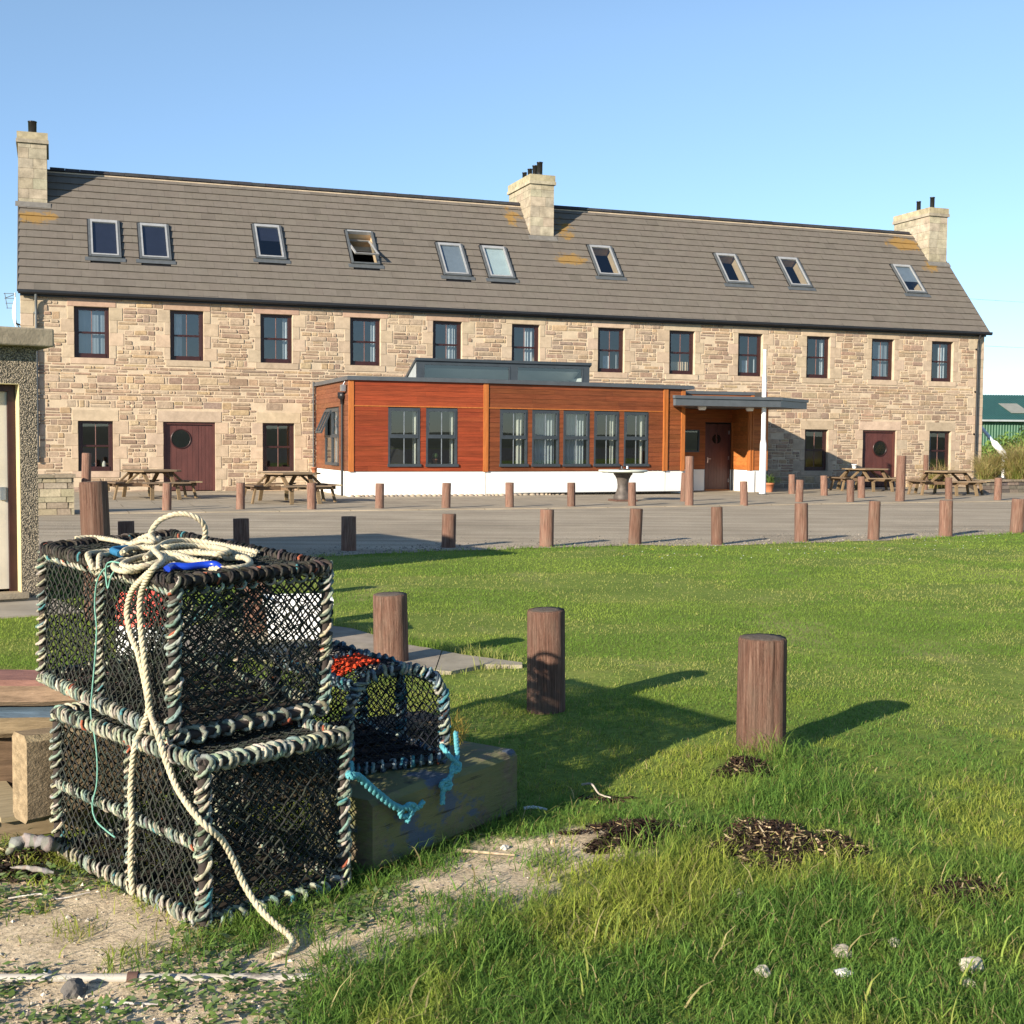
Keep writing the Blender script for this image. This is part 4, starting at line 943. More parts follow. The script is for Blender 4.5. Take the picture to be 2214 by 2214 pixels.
def dry_wall(name, a, b, h, th, label, pale):
    """coursed dry-stone wall from a to b (world xy)"""
    a = Vector((*a, 0)); b = Vector((*b, 0)); L = (b - a).length; o = empty(name, a, math.atan2((b - a).y, (b - a).x), label, 'wall')
    rnd = random.Random(int(L * 100)); mb = MB(); z = 0
    mb.box(.03, L - .03, .03, th - .03, -.1, h - .06, 0, (.06, .05, .04))
    while z < h - .09:
        hh = min(rnd.uniform(.09, .18), h - .06 - z)
        for side in (0, 1):
            x = 0
            while x < L:
                w = min(rnd.uniform(.15, .5), L - x); j = lambda: rnd.uniform(-.008, .008)
                y0, y1 = (j(), th * .5) if side == 0 else (th * .5, th + j())
                mb.hexa([(x + .006, y0 + j(), z + .005), (x + w - .006, y0 + j(), z + .005), (x + w - .006, y1, z + .005), (x + .006, y1, z + .005), (x + .008 + j(), y0 + j(), z + hh - .005 + j() * .5), (x + w - .008 + j(), y0 + j(), z + hh - .005 + j() * .5), (x + w - .008, y1, z + hh - .005), (x + .008, y1, z + hh - .005)], 0, jit(rnd.choice(pale), .12)); x += w
        z += hh
    mb.build('stonework', M['rock'], o)
    cp = MB(); x = -.03
    while x < L:
        w = rnd.uniform(.4, .8); w = min(w, L + .03 - x); cp.box(x + .004, x + w - .004, -.04, th + .04, h - .06, h + rnd.uniform(0, .012), 0, jit((.27, .22, .16), .1)); x += w
    cp.build('coping', M['rock'], o)
dry_wall('low_stone_wall', (-12.6, 25.0), (-9.16, 26.66), .84, .42, 'low dry stone wall with flat coping beside the pebble-dashed hut', [(.36, .30, .20), (.30, .25, .18), (.40, .34, .24)])
pa, pb_ = hw(14.4, 5.6)[:2], hw(26, 4.2)[:2]
dry_wall('stone_planter', pa, pb_, .46, .35, 'low dark stone planter wall below tall ornamental grass at right', [(.16, .135, .11), (.12, .10, .09), (.22, .18, .14)])
mb = MB(); mb.prism([hw(14.5, 5.2)[:2], hw(26, 3.9)[:2], hw(26, -3)[:2], hw(19.2, -3)[:2], hw(19.2, .3)[:2], hw(18.2, .3)[:2]], .0, .36)
tag(mb.build('soil', simple('planter_soil', (.05, .035, .022), .95, .4, 10)), kind='structure')

def blades(N, base, length, spread, width, cols, droop=.5, seed=0, segs=4, tip=None):
    """arching grass leaves out of base points (N,3); returns verts, faces, colours"""
    g = np.random.default_rng(seed); ang = g.uniform(0, 2 * np.pi, N); L = length * g.uniform(.55, 1.1, N) if np.isscalar(length) else length
    tilt = np.abs(g.normal(0, spread, N)); d = np.stack([np.cos(ang), np.sin(ang), np.zeros(N)], 1); side = np.stack([-np.sin(ang), np.cos(ang), np.zeros(N)], 1)
    tw = g.uniform(-.9, .9, N); side = side * np.cos(tw)[:, None] + d * np.sin(tw)[:, None]
    V = np.zeros((N, 2 * segs + 1, 3)); cw = (width * g.uniform(.6, 1.3, N))[:, None] if np.isscalar(width) else (width * g.uniform(.6, 1.3, N))[:, None]
    dr = droop * g.uniform(.5, 1.4, N)
    for k in range(segs + 1):
        t = k / segs; a = tilt + dr * t * t
        p = base + d * (L * t * np.sin(np.minimum(a, 1.5)))[:, None] + np.array([0, 0, 1]) * (L * t * np.cos(np.minimum(a, 1.5)))[:, None]
        w = cw * (1 - t ** 1.6) * .5
        if k < segs: V[:, 2 * k] = p - side * w; V[:, 2 * k + 1] = p + side * w
        else: V[:, 2 * segs] = p
    nv = 2 * segs + 1; o = (np.arange(N) * nv)[:, None]
    quads = np.concatenate([o + np.array([[2 * k, 2 * k + 1, 2 * k + 3, 2 * k + 2]]) for k in range(segs - 1)]) if segs > 1 else np.zeros((0, 4), int)
    tris = o + np.array([[2 * segs - 2, 2 * segs - 1, 2 * segs]])
    cols = np.array(cols); cc = cols[g.integers(0, len(cols), N)] * g.uniform(.75, 1.25, (N, 1))
    CCc = np.repeat(cc[:, None, :], nv, 1)
    if tip is not None:
        tt = (np.arange(nv) // 2 / segs)[None, :, None] ** 2; CCc = CCc * (1 - tt) + np.array(tip)[None, None] * tt
    fl = [f for f in (quads, tris) if len(f)]
    return V.reshape(-1, 3), fl, CCc.reshape(-1, 3)
def tuft(name, at, N, r, length, label, group, seed, cols, tip, spread=.38, width=.012, cat='grass clump'):
    g = np.random.default_rng(seed); rr = r * np.sqrt(g.uniform(0, 1, N)); aa = g.uniform(0, 6.28, N)
    base = np.stack([rr * np.cos(aa), rr * np.sin(aa), np.zeros(N)], 1)
    v, f, c = blades(N, base, length, spread, width, cols, .7, seed, 4, tip); o = np_mesh(name, v, f, c, M['grass']); o.location = at
    return tag(o, label, cat, group)
GC = [(.27, .29, .07), (.36, .31, .11), (.42, .33, .15), (.20, .26, .06)]
for k, (s, o, z, n_, r, L, lb) in enumerate([(15.05, 4.9, .36, 500, .22, 1.0, 'small bleached grass clump on the planter nearest the downpipe'), (16.35, 5.0, .36, 1300, .40, 1.85, 'largest tawny clump of tall grass at the base of the slanting white pole'), (17.6, 4.7, .36, 1100, .40, 1.8, 'tall tawny grass clump at the right edge behind the planter wall'), (15.7, 4.3, .36, 700, .3, 1.5, 'upright greenish grass clump against the house corner'), (15.75, 1.6, .03, 500, .28, 1.2, 'wispy tan grass clump in front of the lower right window')]):
    tuft('pampas_clump', hw(s, o, z), n_, r, L, lb, 'ornamental grasses by the house end', 40 + k, GC, (.50, .38, .18), .36, .018)
def leaf_mass(name, centres, N, size, cols, label, cat, seed, group=None):
    g = np.random.default_rng(seed); P = []
    for (c, r) in centres:
        m = int(N * r[0] * r[2] / sum(q[0] * q[2] for _, q in centres)); d = g.normal(size=(m, 3)); d /= np.linalg.norm(d, axis=1)[:, None]; q = g.uniform(.45, 1.0, m)[:, None]
        P.append(np.array(c) + d * q * np.array(r))
    P = np.concatenate(P); n_ = len(P); u = g.normal(size=(n_, 3)); u /= np.linalg.norm(u, axis=1)[:, None]; w = np.cross(u, g.normal(size=(n_, 3))); w /= np.linalg.norm(w, axis=1)[:, None]
    s = size * g.uniform(.6, 1.3, (n_, 1)); V = np.stack([P - u * s, P + w * s * .45, P + u * s, P - w * s * .45], 1).reshape(-1, 3)
    cc = np.array(cols)[g.integers(0, len(cols), n_)] * g.uniform(.7, 1.3, (n_, 1)); F = np.arange(n_ * 4).reshape(-1, 4)
    o = np_mesh(name, V - np.array(centres[0][0]) * [1, 1, 0], [F], np.repeat(cc, 4, 0), M['plant']); o.location = (*centres[0][0][:2], 0); return tag(o, label, cat, group)
leaf_mass('shrub', [((29.7, 75, .74), (2.3, 1.4, 1.75)), ((32.6, 75.6, .6), (2.2, 1.4, 1.6)), ((28.1, 74.5, .5), (1.2, 1.2, 1.4))], 9000, .13, [(.12, .21, .04), (.09, .17, .03), (.16, .24, .05)], 'bright green spreading shrub in front of the barn wall', 'shrub', 3)
leaf_mass('shrub', [((32.6, 78.6, 1.5), (1.6, 1.2, 2.5)), ((34.4, 78, 1.2), (1.7, 1.2, 2.0))], 5000, .13, [(.018, .032, .014), (.028, .045, .018)], 'dark almost black shrub at the right edge before the barn', 'shrub', 4)

# ------------------------------------------------------------------ pebble-dashed hut at the left edge
HUT = empty('concrete_hut', (-4.62, 12.42, -.083), R(33), 'flat roofed pebble-dashed hut with cream door at the left edge', 'hut')
W_, Dp, Ht = 4.2, 4.0, 2.43; HUT.scale = (1.052, 1.052, 1.052)
m, n, l, p = newmat('pebble_dash'); nt = m.node_tree
vo = n.new('ShaderNodeTexVoronoi'); vo.inputs['Scale'].default_value = 80; tc = n.new('ShaderNodeTexCoord'); l.new(tc.outputs['Object'], vo.inputs['Vector'])
c = ramp(nt, vo.outputs['Distance'], [(.15, (.52, .43, .31)), (.45, (.34, .28, .20)), (.7, (.12, .10, .075))])
sepc = n.new('ShaderNodeSeparateColor'); l.new(vo.outputs['Color'], sepc.inputs[0]); c = mix(nt, c, ramp(nt, sepc.outputs[0], [(0, .55), (1, 1.3)]), 1.0, 'MULTIPLY')
l.new(c, p.inputs['Base Color']); p.inputs['Roughness'].default_value = .95
bi = n.new('ShaderNodeBump'); bi.invert = True; bi.inputs['Strength'].default_value = 1; bi.inputs['Distance'].default_value = .02; l.new(vo.outputs['Distance'], bi.inputs['Height']); l.new(bi.outputs[0], p.inputs['Normal'])
conc = simple('rough_concrete', (.27, .225, .16), .95, .3, 5, bmp=.5, bscale=30, bdist=.01)
mb = MB(); dx0, dx1, dz0, dz1 = -1.10, -.155, .17, 2.09
for a, b, c_, d in holed(-W_, 0, .12, Ht, [(dx0, dx1, dz0, dz1)]): mb.face([(a, 0, c_), (b, 0, c_), (b, 0, d), (a, 0, d)])
mb.face([(0, 0, .12), (0, Dp, .12), (0, Dp, Ht), (0, 0, Ht)]); mb.face([(-W_, Dp, .12), (-W_, 0, .12), (-W_, 0, Ht), (-W_, Dp, Ht)]); mb.face([(0, Dp, .12), (-W_, Dp, .12), (-W_, Dp, Ht), (0, Dp, Ht)])
mb.build('wall', m, HUT)
mb = MB(); mb.box(-W_ - .1, .13, -.13, Dp + .1, Ht, Ht + .165); mb.build('roof_slab', conc, HUT, bevel=.015)
mb = MB(); mb.box(-W_ - .03, .02, -.03, Dp + .02, -.05, .12); mb.build('base', conc, HUT, bevel=.01)
cream = simple('cream_paint', (.60, .50, .27), .6, .1, 4)
mb = MB()
mb.box(dx1 - .006, dx1, .0, .22, dz0, dz1); mb.box(dx0, dx0 + .006, .0, .22, dz0, dz1); mb.box(dx0, dx1, 0, .22, dz1 - .006, dz1 + .0); mb.build('reveal', cream, HUT)
mb = MB(); mb.box(dx1 - .075, dx1 - .007, .14, .22, dz0, dz1 - .07); mb.box(dx0 + .007, dx0 + .08, .14, .22, dz0, dz1 - .07); mb.box(dx0 + .007, dx1 - .007, .14, .22, dz1 - .07, dz1 - .007); fr_ = mb.build('door_frame', M['maroon'], HUT)
mb = MB(); mb.box(dx0 + .08, dx1 - .075, .17, .21, dz0 + .02, dz1 - .07); mb.box(dx0 + .18, dx1 - .19, .162, .18, 1.2, 1.9); mb.box(dx0 + .18, dx1 - .19, .162, .18, .35, 1.05)
hd = mb.build('door', simple('off_white_door', (.58, .53, .44), .6, .1, 3), HUT, bevel=.004)
mb = MB(); mb.box(dx1 - .15, dx1 - .10, .145, .17, 1.02, 1.14); mb.build('lock_plate', M['steel'], hd)
mb = MB(); mb.box(dx0 - .05, dx1 + .05, -.06, .15, .12, .17); mb.build('threshold', conc, HUT)
mb = MB(); mb.prism([(-8.5, 8.58), (-3.89, 11.58), (-4.49, 12.5), (-9.1, 9.5)], -.05, .015); tag(mb.build('pavement', simple('concrete_apron', (.30, .26, .20), .93, .25, 2, bmp=.3)), kind='structure')

# ------------------------------------------------------------------ round timber bollards
def bollard_mesh(seed, fine):
    rnd = random.Random(seed); n = 72 if fine else 28; nz = 18 if fine else 8; mb = MB(); rows = []
    gro = [0.0] * n
    for k in range(n):
        gro[k] = -.030 * max(0, noise.noise((k * (1.7 if fine else 1.3), seed * 3.1, 0)) - .1) * 2 + .008 * noise.noise((k * .25, seed, 2))
    def r(k, t): 
        a = 2 * math.pi * k / n
        return .5 * (1 + .03 * math.cos(2 * a + seed) + .05 * (1 - t) * .6 + gro[k] * (1.2 + .8 * noise.noise((k * .3, t * 5, seed))) * 1.6 + .012 * noise.noise((math.cos(a) * 2, math.sin(a) * 2, t * 4 + seed)))
    lx, ly = rnd.uniform(-.03, .03), rnd.uniform(-.03, .03)
    for i in range(nz + 1):
        t = i / nz; rows.append([(lx * t + r(k, t) * math.cos(2 * math.pi * k / n), ly * t + r(k, t) * math.sin(2 * math.pi * k / n), t * .975 - .06 * (i == 0)) for k in range(n)])
    rows.append([(lx + (r(k, 1) * .5 + .235) * math.cos(2 * math.pi * k / n), ly + (r(k, 1) * .5 + .235) * math.sin(2 * math.pi * k / n), .995 + .006 * noise.noise((k * .4, seed, 5))) for k in range(n)])
    rows.append([(lx + .25 * math.cos(2 * math.pi * k / n), ly + .25 * math.sin(2 * math.pi * k / n), 1.0) for k in range(n)])
    rows.append([(lx + .01 * math.cos(2 * math.pi * k / n), ly + .01 * math.sin(2 * math.pi * k / n), 1.0) for k in range(n)])
    mb.grid(rows, 0, (1, 1, 1), True, True); return mb
protos = {}
def bollard(x, y, h, d, label, group, seed=0, fine=False, z=0.0):
    key = (seed, fine)
    if key not in protos:
        o = bollard_mesh(seed + 1, fine).build('bollard', M['bollard']); protos[key] = o
    else: o = protos[key].copy(); C.objects.link(o)
    o.location = (x, y, z); o.scale = (d, d, h); o.rotation_euler = (R(1.8) * math.sin(x * 9.1), R(1.8) * math.sin(y * 7.7 + x), (x * 7 + y * 3) % 6.28)
    return tag(o, label, 'bollard', group)
GN = 'bollards across the near grass'; GB = 'bollards along the lawn edge'; GP = 'bollards along the pavement edge'; GT = 'tall posts on the pavement'; GR = 'bollards standing back on the pavement'
bollard(1.28, 6.44, .615, .238, 'largest nearest bollard, deeply grooved, standing among tall tufts on the right lawn', GN, 0, True)
bollard(.21, 7.45, .615, .222, 'near bollard half in shade, at the tip of the slab path', GN, 1, True)
bollard(-.86, 9.10, .50, .245, 'near bollard standing on the slab path behind the netted creels', GN, 2, True)
bollard(-2.1, 10.5, .55, .24, 'near bollard mostly hidden behind the stacked creels', GN, 3, True)
bollard(-3.62, 11.15, 1.22, .238, 'tall thick post behind the coiled white rope, left of the creels', GN, 1, True)
for k, (x, y, h, d, lb) in enumerate([(-5.23, 17.26, .48, .22, 'dark shaded bollard just right of the tall thick post, top only showing'), (-3.80, 17.89, .49, .22, 'dark shaded bollard behind the right end of the rope coil'), (-2.36, 18.42, .50, .215, 'dark bollard standing wholly in the hut shadow at the lawn edge'), (-.95, 19.09, .51, .215, 'lawn edge bollard with only its top in sun, beside the hut shadow tip'),
    (.53, 19.40, .57, .218, 'first sunlit bollard right of the hut shadow tip at the lawn edge'), (1.94, 20.06, .56, .20, 'lawn edge bollard in front of the pedestal table'), (3.23, 20.0, .60, .178, 'thinnest knotty lawn edge bollard, below the timber extension entrance'), (4.73, 20.79, .63, .213, 'broad lawn edge bollard below the white pole and potted plant'), (6.06, 21.32, .65, .188, 'slim lawn edge bollard in front of the left of the two right-hand picnic tables'), (7.61, 22.32, .63, .222, 'lawn edge bollard overlapping a pavement bollard before the rightmost picnic table'), (9.20, 23.20, .63, .235, 'rightmost lawn edge bollard, cut by the right side of the photo')]):
    bollard(x, y, h, d, lb, GB, k % 4)
for k, (x, y, h, lb) in enumerate([(-7.63, 28.13, .63, 'leftmost pavement edge bollard, in front of the left maroon door'), (-6.13, 28.74, .63, 'pavement edge bollard at the left end of the second picnic table'), (-4.55, 28.94, .63, 'pavement edge bollard at the right end of the second picnic table'), (-3.08, 29.58, .61, 'pavement edge bollard in front of the left part of the white plinth'), (-1.56, 30.01, .62, 'pavement edge bollard below the pair of extension windows'), (-.06, 30.60, .62, 'pavement edge bollard below the first of the five grouped extension windows'), (1.45, 31.17, .61, 'pavement edge bollard below the third of the five grouped extension windows'), (2.99, 31.71, .61, 'pavement edge bollard touching the pedestal table at its right'), (5.96, 32.73, .63, 'pavement edge bollard just left of the white pole'), (7.77, 34.50, .63, 'pavement edge bollard right of the terracotta potted plant'), (9.22, 34.73, .63, 'pavement edge bollard in front of the left bench of the white-cup table'), (12.62, 36.81, .66, 'pavement edge bollard in front of the rightmost picnic table'), (13.94, 36.59, .67, 'pavement edge bollard in front of the stone planter wall')]):
    bollard(x, y, h, .20, lb, GP, k % 4, z=.0)
bollard(4.47, 32.15, 1.27, .215, 'tall post in front of the extension door', GT, 0); bollard(10.77, 35.38, 1.30, .255, 'tall post between the two right-hand picnic tables', GT, 2)
bollard(-9.17, 27.37, 1.29, .19, 'tall post at the end of the low stone wall, before the left window', GT, 3); bollard(14.45, 44.6, 1.25, .17, 'tall post half hidden behind the rightmost picnic table', GT, 1)
bollard(4.61, 34.3, .80, .17, 'short post tucked behind the tall post by the extension door', GR, 1)
bollard(8.80, 40.1, .64, .20, 'set-back bollard against the shaded wall, beside the potted plant', GR, 0); bollard(9.54, 38.96, .64, .21, 'set-back bollard in front of the shaded lower window', GR, 2); bollard(10.24, 37.36, .66, .20, 'set-back bollard in front of the middle of the white-cup table', GR, 3)

# ------------------------------------------------------------------ picnic tables
def make_table(top_round):
    t = empty('picnic_table', (0, 0, 0)); rnd = random.Random(2 + top_round); woods = [(.20, .145, .085), (.165, .115, .07), (.235, .175, .11), (.145, .10, .065)]
    mb = MB(); Rr = .71; n = 7; wdt = 2 * Rr / n
    for k in range(n):
        y0 = -Rr + k * wdt; ym = y0 + wdt / 2
        if top_round: L = lambda y: math.sqrt(max(.02, Rr * Rr - y * y)); la = L(y0 + .006 if y0 < 0 else y0); lb = L(y0 + wdt)
        else: c_ = Rr - .27; f = lambda y: Rr - max(0, abs(y) - c_) ; la, lb = f(y0), f(y0 + wdt)
        col = jit(rnd.choice(woods), .1)
        mb.hexa([(-la, y0 + .004, .715), (la, y0 + .004, .715), (lb, y0 + wdt - .004, .715), (-lb, y0 + wdt - .004, .715), (-la, y0 + .004, .755), (la, y0 + .004, .755), (lb, y0 + wdt - .004, .755), (-lb, y0 + wdt - .004, .755)], 0, col)
    mb.build('tabletop', M['tablewood'], t, bevel=.004)
    for q in range(4):
        a = q * math.pi / 2; ca, sa = math.cos(a), math.sin(a); rot = lambda x, y, z: (x * ca - y * sa, x * sa + y * ca, z)
        s = MB()
        for k in range(2):
            y0 = .86 + k * .155; l = .50 + k * .09
            s.hexa([rot(-l, y0, .42), rot(l, y0, .42), rot(l + .07, y0 + .148, .42), rot(-l - .07, y0 + .148, .42), rot(-l, y0, .458), rot(l, y0, .458), rot(l + .07, y0 + .148, .458), rot(-l - .07, y0 + .148, .458)], 0, jit(rnd.choice(woods), .1))
        s.build('seat', M['tablewood'], t, bevel=.004)
        for sx in (-.33, .33):
            lg = MB(); lg.beam(rot(sx, 1.0, .42), rot(sx * 1.1, 1.10, .0), .045, .095, 0, jit((.19, .135, .075), .1), rot(1, 0, 0)); lg.build('leg', M['tablewood'], t)
            br = MB(); br.beam(rot(sx, -1.12 if q % 2 == 0 and False else .1, .375), rot(sx, 1.12, .375), .045, .09, 0, jit((.15, .10, .06), .1)); br.build('seat_beam', M['tablewood'], t)
        st = MB(); st.beam(rot(.33, .33, .715), rot(.43, .43, .33), .045, .10, 0, jit((.17, .12, .07), .1), (0, 0, 1)) if False else st.beam(rot(.36, .42, .715), rot(.33, .78, .40), .045, .095, 0, jit((.18, .125, .07), .1), rot(1, 0, 0)); st.build('strut', M['tablewood'], t)
        st = MB(); st.beam(rot(-.36, .42, .715), rot(-.33, .78, .40), .045, .095, 0, jit((.18, .125, .07), .1), rot(1, 0, 0)); st.build('strut', M['tablewood'], t)
    x = MB(); x.beam((-.62, 0, .69), (.62, 0, .69), .05, .06, 0, (.12, .085, .05)); x.build('batten', M['tablewood'], t)
    return t
GTb = 'square four-bench picnic tables on the pavement'
ta = make_table(0); tb = copy_tree(ta); tc_ = copy_tree(ta); td = copy_tree(ta)
for o, (x, y), rz, lb in ((ta, (-9.55, 33.7), .62, 'weathered picnic table in front of the left maroon door'), (tb, (-5.62, 32.1), .55, 'weathered picnic table with a small terracotta pot, left of the extension'), (tc_, (12.0, 43.4), .30, 'weathered picnic table carrying a white cup, before the right maroon door'), (td, (13.7, 40.3), .28, 'rightmost weathered picnic table, beside the stone planter')):
    o.location = (x, y, .03); o.rotation_euler.z = rz; tag(o, lb, 'picnic table', GTb)
def pot(name, loc, r, h, label, mat, cat):
    mb = MB(); mb.lathe([(r * .7, 0), (r, h * .8), (r * 1.1, h * .8), (r * 1.1, h), (r * .9, h), (r * .85, h * .6)], (0, 0, 0), 16, 0, (1, 1, 1), False); mb.face([(r * .7 * math.cos(a), -r * .7 * math.sin(a), .002) for a in np.linspace(0, 6.283, 13)[:-1]]); o = mb.build(name, mat); o.location = loc; return tag(o, label, cat)
pot('flower_pot', (-5.0, 32.2, .787), .075, .13, 'small terracotta pot standing on the picnic table left of the extension', M['terracotta'], 'pot')
pot('cup', (11.55, 43.1, .787), .085, .14, 'white cup left on the picnic table before the right door', M['whitepaint'], 'cup')

# pedestal table made from an old iron capstan
pt = empty('pedestal_table', (2.97, 34.2, .03), .3, 'pale round table top on a waisted iron capstan, before the extension', 'table')
mb = MB(); mb.lathe([(.25, .05), (.255, .12), (.20, .2), (.15, .34), (.145, .44), (.165, .58), (.215, .68), (.255, .72), (.255, .76)], (0, 0, 0), 28); mb.build('pedestal', M['capstan'], pt)
mb = MB(); mb.box(-.31, .31, -.31, .31, 0, .05); mb.build('base_plate', M['rust'], pt, bevel=.01)
mb = MB(); mb.lathe([(.62, .785), (.66, .80), (.66, .832), (.64, .84), (.01, .84)], (0, 0, 0), 32); mb.build('tabletop', M['paletop'], pt)
for y in (-.22, .22):
    mb = MB(); mb.box(-.5, .5, y - .035, y + .035, .76, .786); mb.build('batten', M['paletop'], pt)
at_ = empty('ashtray', (3.0, 34.15, .871), 0, 'small dark metal ashtray with two lamps of glass on the pedestal table', 'ashtray')
at_['label'] = 'small dark metal ashtray standing on the pale pedestal table'
mb = MB(); mb.lathe([(.15, 0), (.17, .03), (.16, .03), (.13, .012)], (0, 0, 0), 16); mb.build('dish', M['black'], at_)
mb = MB(); mb.lathe([(.035, .012), (.03, .09), (.02, .11)], (-.07, 0, 0), 10); mb.build('post', M['black'], at_); mb = MB(); mb.lathe([(.04, .012), (.03, .1)], (.08, .02, 0), 10); mb.build('post', M['steel'], at_)

# potted plant by the pole
pp_ = empty('potted_plant', (8.35, 41.4, .03), 0, 'terracotta pot with a spiky green plant beside the white pole', 'potted plant')
mb = MB(); mb.lathe([(.10, 0), (.145, .24), (.165, .24), (.165, .30), (.14, .30), (.12, .27)], (0, 0, 0), 18); mb.build('pot', M['terracotta'], pp_)
g = np.random.default_rng(9); N = 70; base = np.stack([g.normal(0, .03, N), g.normal(0, .03, N), np.full(N, .27)], 1)
v, f, c = blades(N, base, .55, .5, .035, [(.10, .17, .04), (.14, .20, .06), (.07, .12, .03)], 1.1, 9, 5); np_mesh('foliage', v, f, c, M['grass'], pp_)

# overhead wires to the right
for k, (z0, z1) in enumerate(((9.2, 8.6), (7.2, 6.6))):
    mb = MB(); a = hw(18.9, -6, z0 - 1.2); b = Vector((48, 66, z1)); pts = [a.lerp(b, t) - Vector((0, 0, 1.2 * 4 * t * (1 - t) * .25)) for t in np.linspace(0, 1, 15)]
    mb.tube(pts, .005, 4); tag(mb.build('overhead_wire', M['cable']), ('upper' if k == 0 else 'lower') + ' thin overhead wire leaving the right gable across the sky', 'wire', 'overhead wires')

# ------------------------------------------------------------------ lobster creels
LASH = [(.29, .285, .22), (.24, .265, .205), (.35, .325, .24), (.20, .235, .19), (.16, .215, .185), (.40, .36, .265), (.12, .125, .10)]
DARKL = [(.035, .032, .028), (.05, .045, .038), (.028, .026, .024), (.07, .06, .05)]
def lashing(mb, a, b, rad, rope, pitch, pal, seed, bow=0):
    """two-ply rope wound unevenly round a frame bar, with small bright flecks"""
    rnd = random.Random(seed); a = Vector(a); b = Vector(b); d = (b - a); L = d.length; d.normalize(); u = d.orthogonal().normalized(); w = d.cross(u); turns = max(2, L / pitch); n = int(turns * 14); ph = rnd.uniform(0, 6.28)
    base = rnd.choice(pal); ctr = []; wd = []
    for k in range(n + 1):
        t = k / n; T = t * turns
        ang = ph + 2 * math.pi * (T + .30 * noise.noise((T * .55, seed * 1.7, 0)))
        r_ = rad * (1 + .38 * noise.noise((T * .8, seed, 4)))
        p = a + d * (L * t + pitch * .75 * noise.noise((T * .45, seed, 9)) + pitch * .42 * math.cos(ang)) + (u * math.cos(ang) + w * math.sin(ang)) * r_
        ctr.append(p); wd.append(rope * (1 + .35 * noise.noise((T * 1.1, seed, 7))))
    for ply in (0, 1):
        pts = []; cols = []
        for k, p in enumerate(ctr):
            tg = (ctr[min(k + 1, n)] - ctr[max(k - 1, 0)]).normalized(); o1 = tg.orthogonal().normalized(); o2 = tg.cross(o1); A_ = k * .62 + ply * math.pi
            pts.append(p + (o1 * math.cos(A_) + o2 * math.sin(A_)) * wd[k] * .42)
            if k % 3 == 0:
                if k % 15 == 0: base = rnd.choice(pal)
                tc = jit(base, .28); q = rnd.random()
                if q < .012: tc = (.30, .09, .05)
                elif q < .022: tc = (.07, .20, .21)
                elif q < .10: tc = tuple(c * .35 for c in tc)
            cols.append(tc)
        mb.tube(pts, rope, 5, 0, cols, True, [q * .68 for q in wd])
def bil(q, s, t): a, b, c, d = q; return (Vector(a) * (1 - s) + Vector(b) * s) * (1 - t) + (Vector(d) * (1 - s) + Vector(c) * s) * t
def net(mb, q, nu, nv, r, seed, col=(.034, .037, .031), sag=.02, slope=1.0, jitter=.25):
    """diamond netting over the four-cornered patch q: two crossing sets of twines meeting at knots"""
    rnd = random.Random(seed); N = (Vector(q[1]) - Vector(q[0])).cross(Vector(q[3]) - Vector(q[0])).normalized(); K = {}
    for i in range(2 * nu + 1):
        for j in range(2 * nv + 1):
            if (i + j) % 2: continue
            s, t = i / (2 * nu), j / (2 * nv); ed = 4 * min(s, 1 - s, .25) * 4 * min(t, 1 - t, .25)
            js = rnd.uniform(-jitter, jitter) / (2 * nu) * ed; jt = rnd.uniform(-jitter, jitter) / (2 * nv) * ed
            K[i, j] = bil(q, s + js, t + jt) + N * (sag * ed * (.4 + noise.noise((s * 3, t * 3, seed))) + rnd.uniform(-.002, .002))
    for (i, j), p in K.items():
        for di in (1, -1):
            p2 = K.get((i + di, j + 1))
            if p2 is not None:
                c = jit(col, .35); m = (p + p2) / 2 + N * rnd.uniform(-.003, .003); mb.tube([p, m, p2], r * rnd.uniform(.8, 1.2), 3, 0, c)
        if r > .0016 and rnd.random() < .8: mb.lathe([(r * .6, -r * 1.5), (r * 1.7, 0), (r * .6, r * 1.5)], p, 4, 0, jit(col, .3), False)
